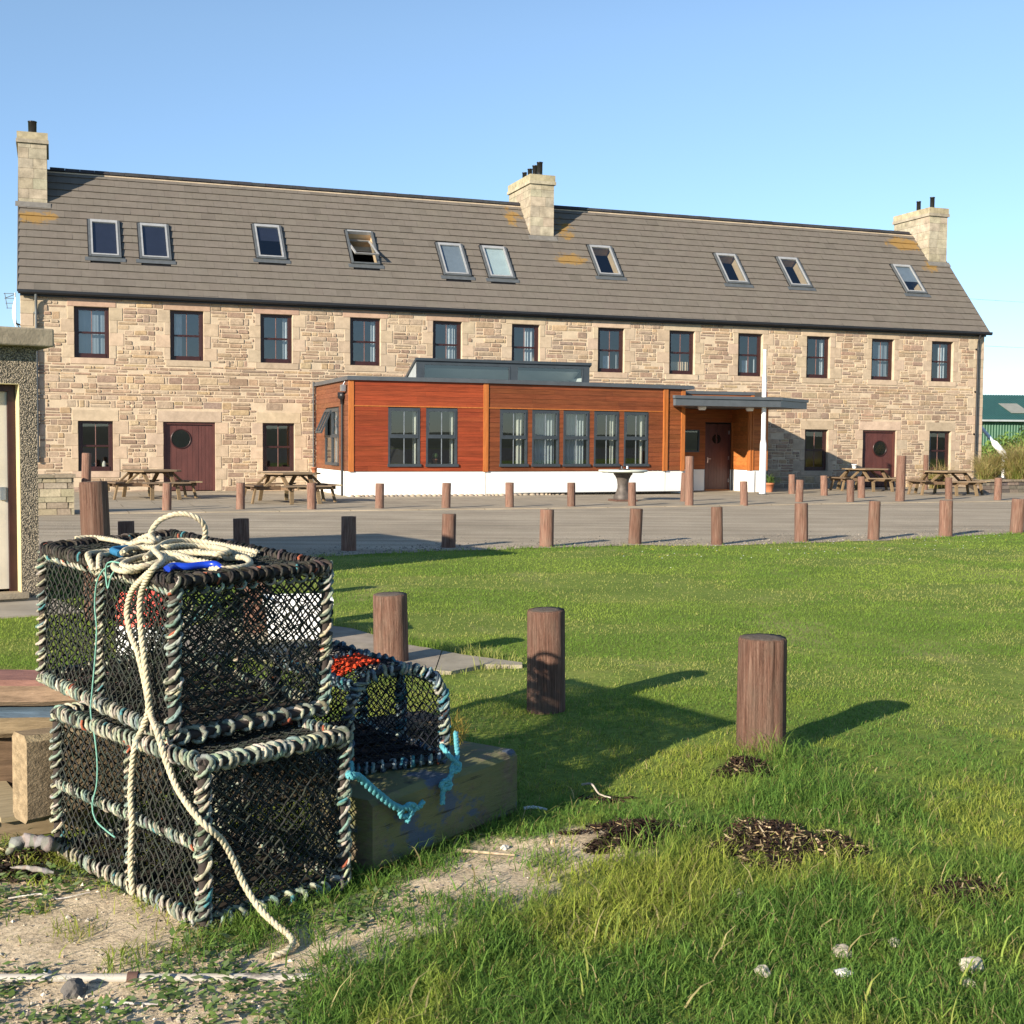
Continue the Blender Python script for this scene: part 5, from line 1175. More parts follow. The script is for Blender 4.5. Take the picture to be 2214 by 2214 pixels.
def creel(name, P, label, pal_top, seed, extra=(), rope_r=.0078, nets=None, group='netted lobster creels stacked on the foreshore'):
    """P: bottom corners front, left, back, right then the same four at the top"""
    P = [Vector(p) for p in P]; org = Vector((P[0].x, P[0].y, P[0].z)); P = [p - org for p in P]
    o = empty(name, org, 0, label, 'creel', group)
    F, L, B_, Rr_, f, l, b, r_ = P
    edges = [(F, L), (L, B_), (B_, Rr_), (Rr_, F), (F, f), (L, l), (B_, b), (Rr_, r_), (f, l), (l, b), (b, r_), (r_, f)]
    fr = MB()
    for a, c in edges: fr.tube([a, c], .017, 7, 0, (.05, .04, .035), True)
    for a, c in extra: fr.tube([Vector(a) - org, Vector(c) - org], .009, 6, 0, (.05, .04, .035), True)
    # slatted base
    for k in range(7):
        t = (k + .5) / 7; fr.beam(F.lerp(L, t) + Vector((0, 0, .008)), Rr_.lerp(B_, t) + Vector((0, 0, .008)), .05, .012, 0, (.035, .028, .022))
    fr.build('frame', M['twine'], o)
    for k, (a, c) in enumerate(edges):
        lb = MB(); top = k >= 8; pal = pal_top if top else LASH
        lashing(lb, a, c, .0225, rope_r * (1.45 if k == 3 or (k == 11 and pal is LASH) else 1), (.036 if k not in (3, 11) else .058) if not top else .032, pal, seed * 20 + k)
        if top and pal_top is not LASH: lashing(lb, a - Vector((0, 0, .03)), c - Vector((0, 0, .03)), .014, rope_r * .8, .052, LASH, seed * 20 + 70 + k)
        lb.build('lashing', M['rope'], o)
    for k, (a, c) in enumerate(extra):
        lb = MB(); lashing(lb, Vector(a) - org, Vector(c) - org, .0155, rope_r * .85, .030, LASH, seed * 20 + 40 + k); lb.build('lashing', M['rope'], o)
    faces = {'left': ((F, L, l, f), 23, 10), 'right': ((F, Rr_, r_, f), 12, 12), 'back': ((L, B_, b, l), 13, 14), 'far': ((Rr_, B_, b, r_), 26, 14), 'top': ((f, l, b, r_), 28, 13), 'floor': ((F, L, B_, Rr_), 26, 14)}
    for nm, (q, nu, nv) in faces.items():
        if nets and nm in nets: nu, nv = nets[nm]
        mb = MB()
        if nm in ('right', 'top'):
            inw = ((F + L + B_ + Rr_ + f + l + b + r_) / 8 - (Vector(q[0]) + Vector(q[1]) + Vector(q[2]) + Vector(q[3])) / 4).normalized() * .018
            net(mb, [Vector(p) + inw for p in q], max(6, int(nu * .62)), int(nv * .8), .0024, seed * 10 + 5, sag=.03, jitter=.55)
        net(mb, q, nu, nv, .0035 if nm != 'floor' else .0038, seed * 10 + len(nm), sag=.022 if nm != 'floor' else .004); mb.build('netting', M['twine'], o)
    # inner partition and the two netted eyes
    mb = MB(); q = [F.lerp(L, .55), Rr_.lerp(B_, .55), r_.lerp(b, .55), f.lerp(l, .55)]; net(mb, q, 13, 13, .0032, seed * 10 + 9, sag=.06); q = [F.lerp(L, .22), Rr_.lerp(B_, .22), r_.lerp(b, .30), f.lerp(l, .30)]; net(mb, q, 12, 12, .0028, seed * 10 + 8, sag=.05, jitter=.5)
    for side, t0 in ((0, .28), (1, .28)):
        c0, c1 = ((F, L), (Rr_, B_))[side]; t0v, t1v = ((f, l), (r_, b))[side]
        cen = c0.lerp(c1, t0).lerp(t0v.lerp(t1v, t0), .5); inn = (F + L + B_ + Rr_ + f + l + b + r_) / 8 * .45 + (F.lerp(L, t0) + Rr_.lerp(B_, t0) + f.lerp(l, t0) + r_.lerp(b, t0)) / 4 * .55
        cen2 = cen.lerp(inn, .8); ring = []
        for k in range(9):
            a = k / 8 * 2 * math.pi; outp = cen + (c1 - c0).normalized() * .17 * math.cos(a) + Vector((0, 0, .17 * math.sin(a))); inp = cen2 + (c1 - c0).normalized() * .07 * math.cos(a) + Vector((0, 0, .07 * math.sin(a))); ring.append((outp, inp))
        for (p0, p1), (p2, p3) in zip(ring, ring[1:]): net(mb, [p0, p2, p3, p1], 2, 5, .002, seed * 31 + side, sag=.0)
        lashing(mb, cen2 + Vector((0, 0, -.07)), cen2 + Vector((0, 0, .07)), .05, .006, .14, LASH, seed + side)
    mb.build('inner_netting', M['twine'], o)
    return o
def up3(p, h): return (p[0], p[1], p[2] + h)
lF, lL, lR = (-.989, 4.056, .02), (-1.733, 4.823, .02), (-.592, 4.469, .02); lB = (lL[0] + lR[0] - lF[0], lL[1] + lR[1] - lF[1], .02)
lm = lambda a, b, t: tuple(a[k] + (b[k] - a[k]) * t for k in range(3))
LT = .525; lT = [up3(p, LT) for p in (lF, lL, lB, lR)]
creel('creel', [lF, lL, lB, lR] + lT, 'lower creel of the stack, resting on the sand, netting bound with pale green rope', LASH, 1, extra=[(lm(lF, lL, .46), lm(lT[0], lT[1], .46)), (lm(lF, lT[0], .48), lm(lL, lT[1], .48))])
uF, uL, uR, uB = (-1.135, 4.245, .585), (-2.0, 5.40, .575), (-.695, 4.70, .60), (-1.58, 5.86, .60)
uT = [(-1.122, 4.222, 1.115), (-2.003, 5.44, 1.12), (-1.60, 5.98, 1.14), (-.684, 4.69, 1.125)]
creel('creel', [uF, uL, uB, uR] + uT, 'upper creel of the stack, dark rope round its top, under a coil of white rope', DARKL, 2, extra=[(lm(uF, uL, .50), lm(uT[0], uT[1], .50)), (lm(uR, uB, .5), lm(uT[3], uT[2], .5))], nets={'left': (26, 11), 'top': (34, 15), 'right': (12, 11)})

# round-topped creel lying on the baulk
BLUEL = [(.10, .16, .19), (.16, .22, .24), (.07, .10, .13), (.22, .27, .27), (.05, .16, .19)]
def arch_creel():
    c0, c1, z0, H = Vector((-.63, 4.90, .305)), Vector((-.272, 5.142, .305)), .305, .375
    ex = (c1 - c0); back = Vector((-.545, .80, 0)).normalized() * .72; org = c0.copy(); o = empty('creel', org, 0, 'single round-topped creel on the painted baulk, blue-grey rope and red netting patch', 'creel', 'netted lobster creels stacked on the foreshore')
    prof = [(0, 0), (-.01, .30), (.0, .62), (.07, .86), (.26, .99), (.5, 1.02), (.74, .99), (.93, .86), (1.0, .62), (1.01, .30), (1, 0)]
    hoop = lambda t: [ex * a + Vector((0, 0, H * b)) + back * t for a, b in prof]
    sm = lambda t: spline(hoop(t), .03)
    fr = MB()
    for t in (0, .5, 1): fr.tube(sm(t), .011, 7, 0, (.04, .04, .045), True); 
    for a in (0, 1): fr.tube([ex * a, ex * a + back], .011, 7, 0, (.04, .04, .045), True)
    fr.tube([Vector((0, 0, 0)), ex], .011, 7, 0, (.04, .04, .045), True); fr.tube([back, ex + back], .011, 7, 0, (.04, .04, .045), True)
    for k in range(5): t = (k + .5) / 5; fr.beam(back * t + Vector((0, 0, .006)), ex + back * t + Vector((0, 0, .006)), .07, .012, 0, (.03, .025, .022))
    fr.build('frame', M['twine'], o)
    for t in (0, .5, 1):
        lb = MB(); P = sm(t)
        for k in range(0, len(P) - 1, 3): lashing(lb, P[k], P[min(k + 3, len(P) - 1)], .019, .0095, .032, BLUEL if t else BLUEL + LASH[:2], int(500 + t * 100 + k))
        lb.build('lashing', M['rope'], o)
    for a, b in ((Vector((0, 0, 0)), ex), (Vector((0, 0, 0)), back), (ex, ex + back), (ex * .07 + Vector((0, 0, H * .87)), ex * .07 + Vector((0, 0, H * .87)) + back), (ex * .93 + Vector((0, 0, H * .87)), ex * .93 + Vector((0, 0, H * .87)) + back)):
        lb = MB(); lashing(lb, a, b, .018, .009, .036, BLUEL, int(a.length * 1000 + b.length * 777)); lb.build('lashing', M['rope'], o)
    h0, h1 = hoop(0), hoop(1)
    mb = MB()
    for k in range(len(prof) - 1):
        w = (Vector(h0[k]) - Vector(h0[k + 1])).length; net(mb, [h0[k], h1[k], h1[k + 1], h0[k + 1]], 16, max(2, round(w / .04)), .0027, 900 + k, (.018, .02, .026), .006)
    mb.build('netting', M['twine'], o)
    for t, nm in ((0, 'end_netting'), (1, 'end_netting'), (.5, 'inner_netting')):
        mb = MB(); hh = hoop(t); nz = 5
        net(mb, [hh[0], hh[-1], hh[-3], hh[2]], 9, 6, .0028, 950 + int(t * 10), (.018, .02, .026), .03); net(mb, [hh[2], hh[-3], hh[-4], hh[3]], 7, 2, .002, 960, (.018, .02, .026), .01); net(mb, [hh[3], hh[-4], hh[-5], hh[4]], 6, 1, .002, 961, (.018, .02, .026), .0)
        mb.build(nm, M['twine'], o)
    mb = MB(); k = 4                                          # red repair patch on the crown
    for q, i in (([h0[3], h1[3], h1[4], h0[4]], 0), ([h0[4], h1[4], h1[5], h0[5]], 1)):
        qq = [bil(q, .22, 0), bil(q, .50, 0), bil(q, .50, 1), bil(q, .22, 1)]; qq = [Vector(p) + Vector((0, -.004, .008)) for p in qq]; net(mb, qq, 6, 4, .0055, 970 + i, (.50, .055, .02), .004)
    mb.build('red_netting', M['twine'], o)
    mb = MB(); net(mb, [Vector((0, 0, .01)), ex + Vector((0, 0, .01)), ex + back + Vector((0, 0, .01)), back + Vector((0, 0, .01))], 9, 14, .0028, 980, (.016, .016, .02), .003); mb.build('floor_netting', M['twine'], o)
arch_creel()

# ------------------------------------------------------------------ baulks, pallet, pipe
def baulk(name, a, b, w, h, z, label, cols, side=1, cat='timber', group=None, seed=0):
    """squared log from a to b (world xy), width towards the left of travel, painted in worn bands"""
    rnd = random.Random(seed + 50); a = Vector((*a, z)); b = Vector((*b, z)); L = (b - a).length; o = MB(); n = max(4, int(L / .05)); d = (b - a).normalized(); s = Vector((-d.y, d.x, 0)) * side
    c = .022
    prof = [(c, 0), (w - c, 0), (w, c), (w, h - c), (w - c, h), (c, h), (0, h - c), (0, c)]
    rows = [[tuple(d * (L * k / n) + s * (u + .006 * noise.noise((k * .3, u * 9, seed))) + Vector((0, 0, v + .006 * noise.noise((k * .25, v * 9 + 3, seed))))) for u, v in prof] for k in range(n + 1)]
    i0 = len(o.v)
    for r in rows: o.v.extend(r)
    m_ = len(prof)
    for k in range(n):
        for q in range(m_):
            o.f.append([i0 + k * m_ + q, i0 + k * m_ + (q + 1) % m_, i0 + (k + 1) * m_ + (q + 1) % m_, i0 + (k + 1) * m_ + q]); o.m.append(0); o.sm.append(False)
            f = noise.noise((k * .12 + seed * 5, q * .8, 2)); o.c.append(tuple(c_ * (1 + .22 * f) for c_ in cols[q % len(cols)]))
    o.face(list(reversed(rows[0])), 0, jit((.27, .20, .125), .05)); o.face(rows[-1], 0, jit((.22, .165, .11), .05))
    ob = o.build(name, M['timber']); ob.location = a; return tag(ob, label, cat, group)
def painted_baulk():
    m, n, l, p = newmat('painted_baulk'); nt = m.node_tree
    c = ramp(nt, noise_n(nt, 6, 6, .7, stretch=(1, 1, 5)), [(.3, (.06, .045, .03)), (.7, (.20, .15, .09))])
    c = mix(nt, c, (.125, .135, .045), ramp(nt, noise_n(nt, 3.0, 6, .8), [(.41, 0.0), (.50, .8)])); 
    mp = noise_n(nt, 2.6, 6, .7, stretch=(1.3, 1.3, 2))
    c = mix(nt, c, (.045, .075, .14), ramp(nt, mp, [(.52, 0.0), (.58, .8)]))
    c = mix(nt, c, (.012, .01, .008), ramp(nt, noise_n(nt, 6, 6, .75, stretch=(.4, .4, 8)), [(.34, .92), (.42, 0.0)]))
    l.new(c, p.inputs['Base Color']); p.inputs['Roughness'].default_value = .85; bump(nt, p, noise_n(nt, 9, 6, .7, stretch=(.6, .6, 5)), .6, .012); return m
pbm = painted_baulk()
ob = baulk('timber_baulk', (-.50, 4.582), (.033, 5.353), .31, .275, 0.005, 'big squared baulk with worn blue and yellow paint under the round-topped creel', [(.2, .14, .09)], 1, seed=1); ob.data.materials[0] = pbm
baulk('timber_baulk', (-1.28, 5.30), (-.30, 5.95), .25, .285, 0.0, 'rough baulk lying behind the stack and under the round-topped creel', [(.10, .075, .05), (.13, .095, .06)], 1, seed=2)
GTm = 'old baulks stacked left of the creels'
PINK = [(.17, .12, .08), (.17, .12, .08), (.22, .15, .10), (.26, .13, .10), (.28, .14, .11), (.25, .13, .10), (.24, .165, .11), (.235, .165, .105)]
baulk('timber_baulk', (-3.4, 5.38), (-1.45, 5.62), .30, .115, .415, 'uppermost baulk left of the creels, its top face faded pink', PINK, 1, 'timber', GTm, 3)
BLU = [(.17, .12, .08)] * 3 + [(.08, .13, .18), (.10, .15, .19), (.07, .10, .13), (.20, .15, .09), (.19, .14, .085)]
baulk('timber_baulk', (-3.5, 5.32), (-1.5, 5.52), .34, .11, .295, 'middle baulk with blue paint, under the pink-topped one', BLU, 1, 'timber', GTm, 4)
baulk('timber_baulk', (-3.6, 5.40), (-1.55, 5.60), .30, .30, -.01, 'dark brown bottom baulk under the blue-painted one', [(.10, .065, .04), (.13, .085, .05)], 1, 'timber', GTm, 5)
baulk('timber_stub', (-1.865, 4.86), (-1.46, 5.23), .145, .345, .095, 'upright stub of pale timber on the broken pallet beside the lower creel', [(.30, .225, .14), (.26, .19, .115), (.32, .25, .15)], 1, 'timber', None, 6)
pl_ = empty('broken_pallet', (-2.12, 4.92, 0), .55, 'end of a broken pallet under the pale timber stub', 'pallet')
for k in range(3):
    mb = MB(); mb.box(-.05 + k * .17, .07 + k * .17, 0, .62, .065, .085, 0, jit((.33, .25, .15), .1)); mb.build('board', M['tablewood'], pl_)
for y in (.02, .5):
    mb = MB(); mb.box(-.06, .48, y, y + .06, -.01, .064, 0, jit((.28, .21, .13), .1)); mb.build('runner', M['tablewood'], pl_)
m, n, l, p = newmat('worn_white_pipe'); nt = m.node_tree
c = mix(nt, (.38, .35, .30), (.10, .09, .09), ramp(nt, noise_n(nt, 14, 6, .75, stretch=(.5, 2, 2)), [(.55, 0.0), (.62, .85)])); c = mix(nt, c, (.05, .10, .24), ramp(nt, noise_n(nt, 9, 4, .7, stretch=(.4, 1, 1)), [(.62, 0.0), (.66, .8)]))
l.new(c, p.inputs['Base Color']); p.inputs['Roughness'].default_value = .55
pi_ = empty('pipe', (-1.0, 3.66, 0), 0, 'worn white painted pipe lying across the sand at the bottom left', 'pipe')
mb = MB(); mb.tube([(-.75, -.018, .013), (-.3, -.008, .013), (.0, 0, .012), (.42, .02, .008)], .0135, 14, caps=True); mb.build('tube', m, pi_)
mb = MB(); mb.tube([(-.115, -.004, .013), (-.085, -.003, .013)], .019, 12, caps=True); mb.build('collar', M['rust'], pi_)

# ------------------------------------------------------------------ ropes and twine over the stack
ROPE = (.47, .415, .29)
LOOP = [(-1.50, 5.14, 1.135), (-1.46, 5.22, 1.15), (-1.505, 5.30, 1.185), (-1.50, 5.32, 1.22), (-1.47, 5.33, 1.255), (-1.41, 5.33, 1.277), (-1.355, 5.33, 1.276), (-1.31, 5.34, 1.255), (-1.292, 5.36, 1.215), (-1.305, 5.38, 1.16), (-1.33, 5.36, 1.135)]
TAIL = [(-1.93, 5.62, 1.15), (-1.86, 5.66, 1.152), (-1.72, 5.52, 1.15), (-1.60, 5.36, 1.145), (-1.50, 5.20, 1.142)]
RIGHT1 = [(-1.309, 4.541, 1.165), (-1.375, 4.95, 1.172), (-1.40, 5.22, 1.172), (-1.35, 5.32, 1.168), (-1.25, 5.30, 1.16), (-1.14, 5.18, 1.155), (-1.06, 5.10, 1.15), (-1.01, 5.05, 1.146)]
RIGHT2 = [(-1.40, 5.16, 1.145), (-1.37, 5.30, 1.145), (-1.27, 5.27, 1.143), (-1.15, 5.13, 1.14), (-1.01, 4.97, 1.138)]
COIL1 = [(-1.015, 4.42, 1.139), (-1.122, 4.563, 1.139), (-1.235, 4.626, 1.139), (-1.278, 4.481, 1.139), (-1.305, 4.36, 1.139), (-1.360, 4.39, 1.139), (-1.421, 4.540, 1.139), (-1.446, 4.722, 1.139), (-1.373, 4.766, 1.139), (-1.328, 4.973, 1.139), (-1.309, 5.10, 1.139), (-1.240, 5.12, 1.139), (-1.137, 4.989, 1.139), (-1.079, 4.830, 1.142)]
COIL2 = [(-1.079, 4.830, 1.142), (-1.009, 4.776, 1.15), (-.951, 4.62, 1.146), (-.940, 4.48, 1.144), (-.983, 4.40, 1.144), (-1.042, 4.42, 1.144), (-1.155, 4.612, 1.154), (-1.280, 4.793, 1.160), (-1.340, 4.748, 1.160), (-1.372, 4.594, 1.155), (-1.364, 4.453, 1.15), (-1.296, 4.37, 1.15), (-1.240, 4.394, 1.16), (-1.211, 4.535, 1.165), (-1.144, 4.540, 1.16), (-1.060, 4.476, 1.155), (-1.022, 4.411, 1.15)]
COIL3 = [(-1.457, 4.757, 1.165), (-1.502, 4.97, 1.16), (-1.463, 5.05, 1.16), (-1.347, 4.932, 1.172), (-1.307, 5.02, 1.172), (-1.254, 5.09, 1.165), (-1.180, 5.05, 1.165), (-1.100, 4.910, 1.165), (-1.070, 4.790, 1.165), (-1.103, 4.747, 1.165), (-1.143, 4.824, 1.16), (-1.25, 4.90, 1.155), (-1.38, 4.86, 1.152)]
LEFT = [(-1.50, 5.06, 1.142), (-1.604, 5.11, 1.14), (-1.643, 5.06, 1.14), (-1.647, 4.963, 1.142), (-1.600, 4.80, 1.146), (-1.56, 4.74, 1.10)]
LEFTB = [(-1.56, 5.0, 1.14), (-1.573, 4.90, 1.142), (-1.556, 4.80, 1.146), (-1.53, 4.71, 1.11)]
KNOT = [(-1.60, 5.30, 1.145), (-1.615, 5.42, 1.15), (-1.58, 5.44, 1.17), (-1.53, 5.38, 1.185), (-1.49, 5.28, 1.18), (-1.45, 5.15, 1.175), (-1.50, 5.17, 1.18), (-1.55, 5.22, 1.165), (-1.60, 5.24, 1.15), (-1.52, 5.10, 1.15), (-1.46, 5.20, 1.165), (-1.47, 5.30, 1.18)]
FALL1 = [(-1.30, 4.62, 1.19), (-1.209, 4.40, 1.172), (-1.209, 4.286, 1.155), (-1.279, 4.378, 1.105), (-1.329, 4.445, 1.061), (-1.358, 4.484, .998), (-1.355, 4.481, .944), (-1.337, 4.456, .900), (-1.299, 4.405, .848), (-1.262, 4.356, .757), (-1.242, 4.329, .669), (-1.275, 4.36, .586), (-1.286, 4.319, .543), (-1.301, 4.335, .465), (-1.310, 4.344, .362), (-1.304, 4.337, .264), (-1.313, 4.347, .126), (-1.305, 4.338, .016)]
FALL2 = [(-1.24, 4.55, 1.175), (-1.215, 4.42, 1.168), (-1.215, 4.30, 1.150), (-1.272, 4.374, 1.075), (-1.287, 4.392, 1.010), (-1.282, 4.388, .931), (-1.265, 4.364, .834), (-1.248, 4.342, .739), (-1.230, 4.318, .651), (-1.181, 4.203, .629), (-1.133, 4.154, .526), (-1.082, 4.101, .451), (-1.015, 4.025, .400), (-.960, 3.992, .36), (-.925, 4.035, .306), (-.897, 4.069, .233), (-.868, 4.085, .150), (-.81, 4.05, .08), (-.745, 4.005, .04), (-.697, 3.96, .026), (-.674, 3.905, .02), (-.688, 3.85, .016), (-.725, 3.822, .012)]
rp = empty('coiled_rope', (-1.2, 4.7, 1.12), 0, 'thick cream twisted rope coiled on the top creel, two ends hanging down its front', 'rope')
def rope_part(name, paths, rad, col, mat='rope', parent=None, off=(-1.2, 4.7, 1.12)):
    for P in paths:
        mb = MB(); laid_rope(mb, [Vector(p) - Vector(off) for p in spline(P, .008)], rad, col); mb.build(name, M[mat], parent)
rope_part('coil', [COIL1 + COIL2[1:], COIL3, LEFT, LEFTB], .0118, ROPE, 'rope', rp); rope_part('loop', [LOOP, RIGHT1, RIGHT2, TAIL], .0118, ROPE, 'rope', rp)
rope_part('knot', [KNOT], .0118, ROPE, 'rope', rp); rope_part('hanging_end', [FALL1, FALL2], .0112, ROPE, 'rope', rp)
mb = MB(); mb.tube([p - Vector((-1.2, 4.7, 1.12)) for p in spline([(-1.502, 4.88, 1.15), (-1.56, 4.97, 1.155), (-1.53, 5.06, 1.155)], .02)], .015, 7, 0, (.03, .14, .26), True); mb.build('whipping', M['rope'], rp)
tw = empty('green_twine', (-1.45, 4.5, .2), 0, 'thin sea-green twine hanging down the left face of the stacked creels', 'twine')
mb = MB(); mb.tube([Vector(p) - Vector((-1.45, 4.5, .2)) for p in spline([(-1.324, 4.430, 1.14), (-1.427, 4.568, 1.138), (-1.499, 4.665, 1.110), (-1.544, 4.724, 1.052), (-1.558, 4.743, .963), (-1.547, 4.728, .879), (-1.562, 4.748, .753), (-1.577, 4.76, .640), (-1.55, 4.66, .585), (-1.494, 4.534, .517), (-1.482, 4.521, .430), (-1.487, 4.526, .345), (-1.512, 4.552, .267), (-1.494, 4.533, .217), (-1.432, 4.470, .195), (-1.392, 4.429, .187)], .02)], .0032, 5, 0, (.16, .34, .27), True); mb.build('strand', M['rope'], tw)
mb = MB(); mb.tube([Vector(p) - Vector((-1.45, 4.5, .2)) for p in spline([(-1.36, 4.50, 1.145), (-1.44, 4.56, 1.15), (-1.47, 4.60, 1.12), (-1.46, 4.59, 1.05), (-1.44, 4.57, 1.10), (-1.40, 4.54, 1.14)], .015)], .0032, 5, 0, (.16, .34, .27), True); mb.build('strand', M['rope'], tw)
bs = MB(); bs.tube(spline([(-1.17, 4.31, 1.15), (-1.165, 4.37, 1.155), (-1.12, 4.385, 1.152), (-1.07, 4.42, 1.155), (-1.03, 4.42, 1.156), (-1.0, 4.39, 1.14)], .01), .013, 8, 0, (1, 1, 1), True, None)
tag(bs.build('blue_strap', simple('blue_plastic', (.01, .045, .42), .3, .15, 12)), 'bright blue plastic strap lying at the front corner of the top creel', 'strap')
TQ = (.10, .33, .37)
tq = empty('turquoise_rope', (-.45, 4.6, .3), 0, 'turquoise rope end with a frayed knot hanging over the left of the baulk', 'rope', 'turquoise rope ends on the baulk')
rope_part('strand', [[(-.61, 4.80, .36), (-.566, 4.434, .414), (-.540, 4.471, .400), (-.505, 4.522, .350), (-.469, 4.574, .300), (-.432, 4.627, .252), (-.399, 4.675, .222)]], .015, TQ, 'rope', tq, (-.45, 4.6, .3))
rope_part('knot', [[(-.399, 4.675, .222), (-.375, 4.69, .237), (-.355, 4.72, .22), (-.375, 4.70, .195), (-.405, 4.665, .20), (-.40, 4.66, .232), (-.37, 4.695, .215), (-.385, 4.69, .17)], [(-.38, 4.70, .218), (-.346, 4.752, .208), (-.329, 4.777, .225)]], .011, TQ, 'rope', tq, (-.45, 4.6, .3))
tq = empty('turquoise_rope', (-.24, 4.9, .3), 0, 'turquoise knotted rope end hanging off the right corner of the round-topped creel', 'rope', 'turquoise rope ends on the baulk')
rope_part('strand', [[(-.275, 5.10, .36), (-.266, 4.96, .39), (-.240, 4.925, .366), (-.214, 4.943, .333)], [(-.22, 5.08, .42), (-.209, 4.965, .366), (-.214, 4.943, .322), (-.227, 4.924, .298), (-.240, 4.905, .269)]], .011, TQ, 'rope', tq, (-.24, 4.9, .3))
rope_part('knot', [[(-.24, 4.905, .275), (-.265, 4.875, .268), (-.262, 4.88, .245), (-.235, 4.906, .243), (-.235, 4.91, .262), (-.258, 4.887, .25), (-.262, 4.876, .185)], [(-.225, 4.93, .335), (-.20, 4.95, .325), (-.205, 4.945, .30), (-.23, 4.925, .305), (-.22, 4.935, .33)]], .011, TQ, 'rope', tq, (-.24, 4.9, .3))
g = np.random.default_rng(4); N = 220; v, f, c = blades(N, g.normal(0, .018, (N, 3)) * [1, 1, 1.8], .07, .9, .003, [(.30, .24, .06), (.24, .18, .05)], .8, 5, 3); o = np_mesh('frayed_tuft', v, f, c, M['grass']); o.location = (-.215, 5.15, .40); tag(o, 'tuft of frayed yellow twine on the right side of the round-topped creel', 'frayed twine')

# ------------------------------------------------------------------ buoy and fish boxes behind the creels
bu = empty('buoy', (-2.50, 8.7, 0), 0, 'red and white float standing on the grass behind the top creel', 'buoy')
mb = MB(); mb.lathe([(.12, 0), (.19, .03), (.205, .1), (.205, .33)], (0, 0, 0), 24); mb.build('body', M['whitepaint'], bu)
mb = MB(); mb.lathe([(.207, .33), (.207, .46), (.18, .54), (.07, .57), (.055, .62)], (0, 0, 0), 24); mb.build('cap', simple('buoy_red', (.80, .13, .09), .4, .1, 5), bu)
def fish_box(x, y, rz, label):
    o = empty('fish_box', (x, y, 0.0), rz, label, 'fish box'); mb = MB()
    a, b, h = .26, .2, .33; outer = [(-a, -b), (a, -b), (a, b), (-a, b)]; s_ = .88
    for k in range(4):
        p, q = outer[k], outer[(k + 1) % 4]
        mb.face([(p[0] * s_, p[1] * s_, .0), (q[0] * s_, q[1] * s_, .0), (q[0], q[1], h), (p[0], p[1], h)]); mb.face([(q[0] * .82, q[1] * .80, .02), (p[0] * .82, p[1] * .80, .02), (p[0] * .94, p[1] * .92, h), (q[0] * .94, q[1] * .92, h)])
        mb.face([(p[0], p[1], h), (q[0], q[1], h), (q[0] * .94, q[1] * .92, h), (p[0] * .94, p[1] * .92, h)])
    mb.face([(x_ * .82, y_ * .8, .02) for x_, y_ in outer]); mb.build('tub', M['whitepaint'], o)
    mb = MB(); mb.box(-a - .015, a + .015, -b - .015, -b, h - .04, h + .005); mb.box(-a - .015, a + .015, b, b + .015, h - .04, h + .005); mb.box(-a - .015, -a, -b, b, h - .04, h + .005); mb.box(a, a + .015, -b, b, h - .04, h + .005); mb.build('rim', M['whitepaint'], o)
fish_box(-1.72, 10.2, .2, 'white plastic fish box on the slab path behind the right of the top creel')

# ------------------------------------------------------------------ stones, seaweed, driftwood
def stone(x, y, r, label, col, seed, group='pale stones in the grass', squash=.7):
    bm = bmesh.new(); bmesh.ops.create_icosphere(bm, subdivisions=3, radius=1)
    for v in bm.verts:
        d = v.co.normalized(); k = 1 + .35 * noise.noise(d * 1.3 + Vector((seed, 0, 0))) + .16 * noise.noise(d * 3.5 + Vector((0, seed, 0))) + .05 * noise.noise(d * 9); v.co = Vector((d.x * 1.1, d.y, d.z * squash)) * k * r
    me = bpy.data.meshes.new('stone'); bm.to_mesh(me); bm.free(); me.materials.append(M['rock'])
    ca = me.color_attributes.new('Col', 'FLOAT_COLOR', 'POINT'); ca.data.foreach_set('color', np.tile(np.array((*col, 1), np.float32), len(me.vertices)))
    o = bpy.data.objects.new('stone', me); C.objects.link(o); o.location = (x, y, float(near_height(np.array([x]), np.array([y]))[0]) + r * .35); o.rotation_euler.z = seed; return tag(o, label, 'stone', group)
PS = (.48, .43, .34)
stone(1.04, 3.89, .030, 'grey stone with a flat white one just below it, right of centre', (.34, .30, .24), 1); stone(.76, 3.73, .024, 'small lone pale stone, leftmost in the lower right grass', PS, 2); stone(1.00, 3.73, .026, 'flat whitest stone lying low in the lower right grass', (.68, .66, .60), 3, squash=.4)
stone(1.40, 3.78, .036, 'largest lumpy pale stone near the right edge of the grass', (.42, .38, .30), 4); stone(1.355, 3.68, .020, 'small pale stone touching the front of the largest one', PS, 5); stone(1.23, 3.98, .020, 'squarish pale stone half sunk above the others in the grass', PS, 6); stone(.80, 4.38, .022, 'dull stone showing in the grass below the larger seaweed heap', (.33, .29, .22), 7)
stone(-1.245, 3.565, .032, 'dark grey block-like stone in front of the white pipe', (.12, .11, .10), 8, 'loose stones on the sand', .9); stone(-1.12, 3.44, .016, 'white shell-like pebble at the bottom left edge', (.72, .70, .66), 9, 'loose stones on the sand'); stone(-.02, 4.93, .016, 'tiny white pebble on the bare patch by the baulk', (.6, .57, .5), 10, 'loose stones on the sand'); stone(.17, 4.98, .013, 'buff pebble on the bare patch near the smaller seaweed heap', (.5, .4, .28), 11, 'loose stones on the sand'); stone(-1.37, 3.70, .014, 'small round white pebble just behind the pipe at left', (.6, .58, .53), 12, 'loose stones on the sand')

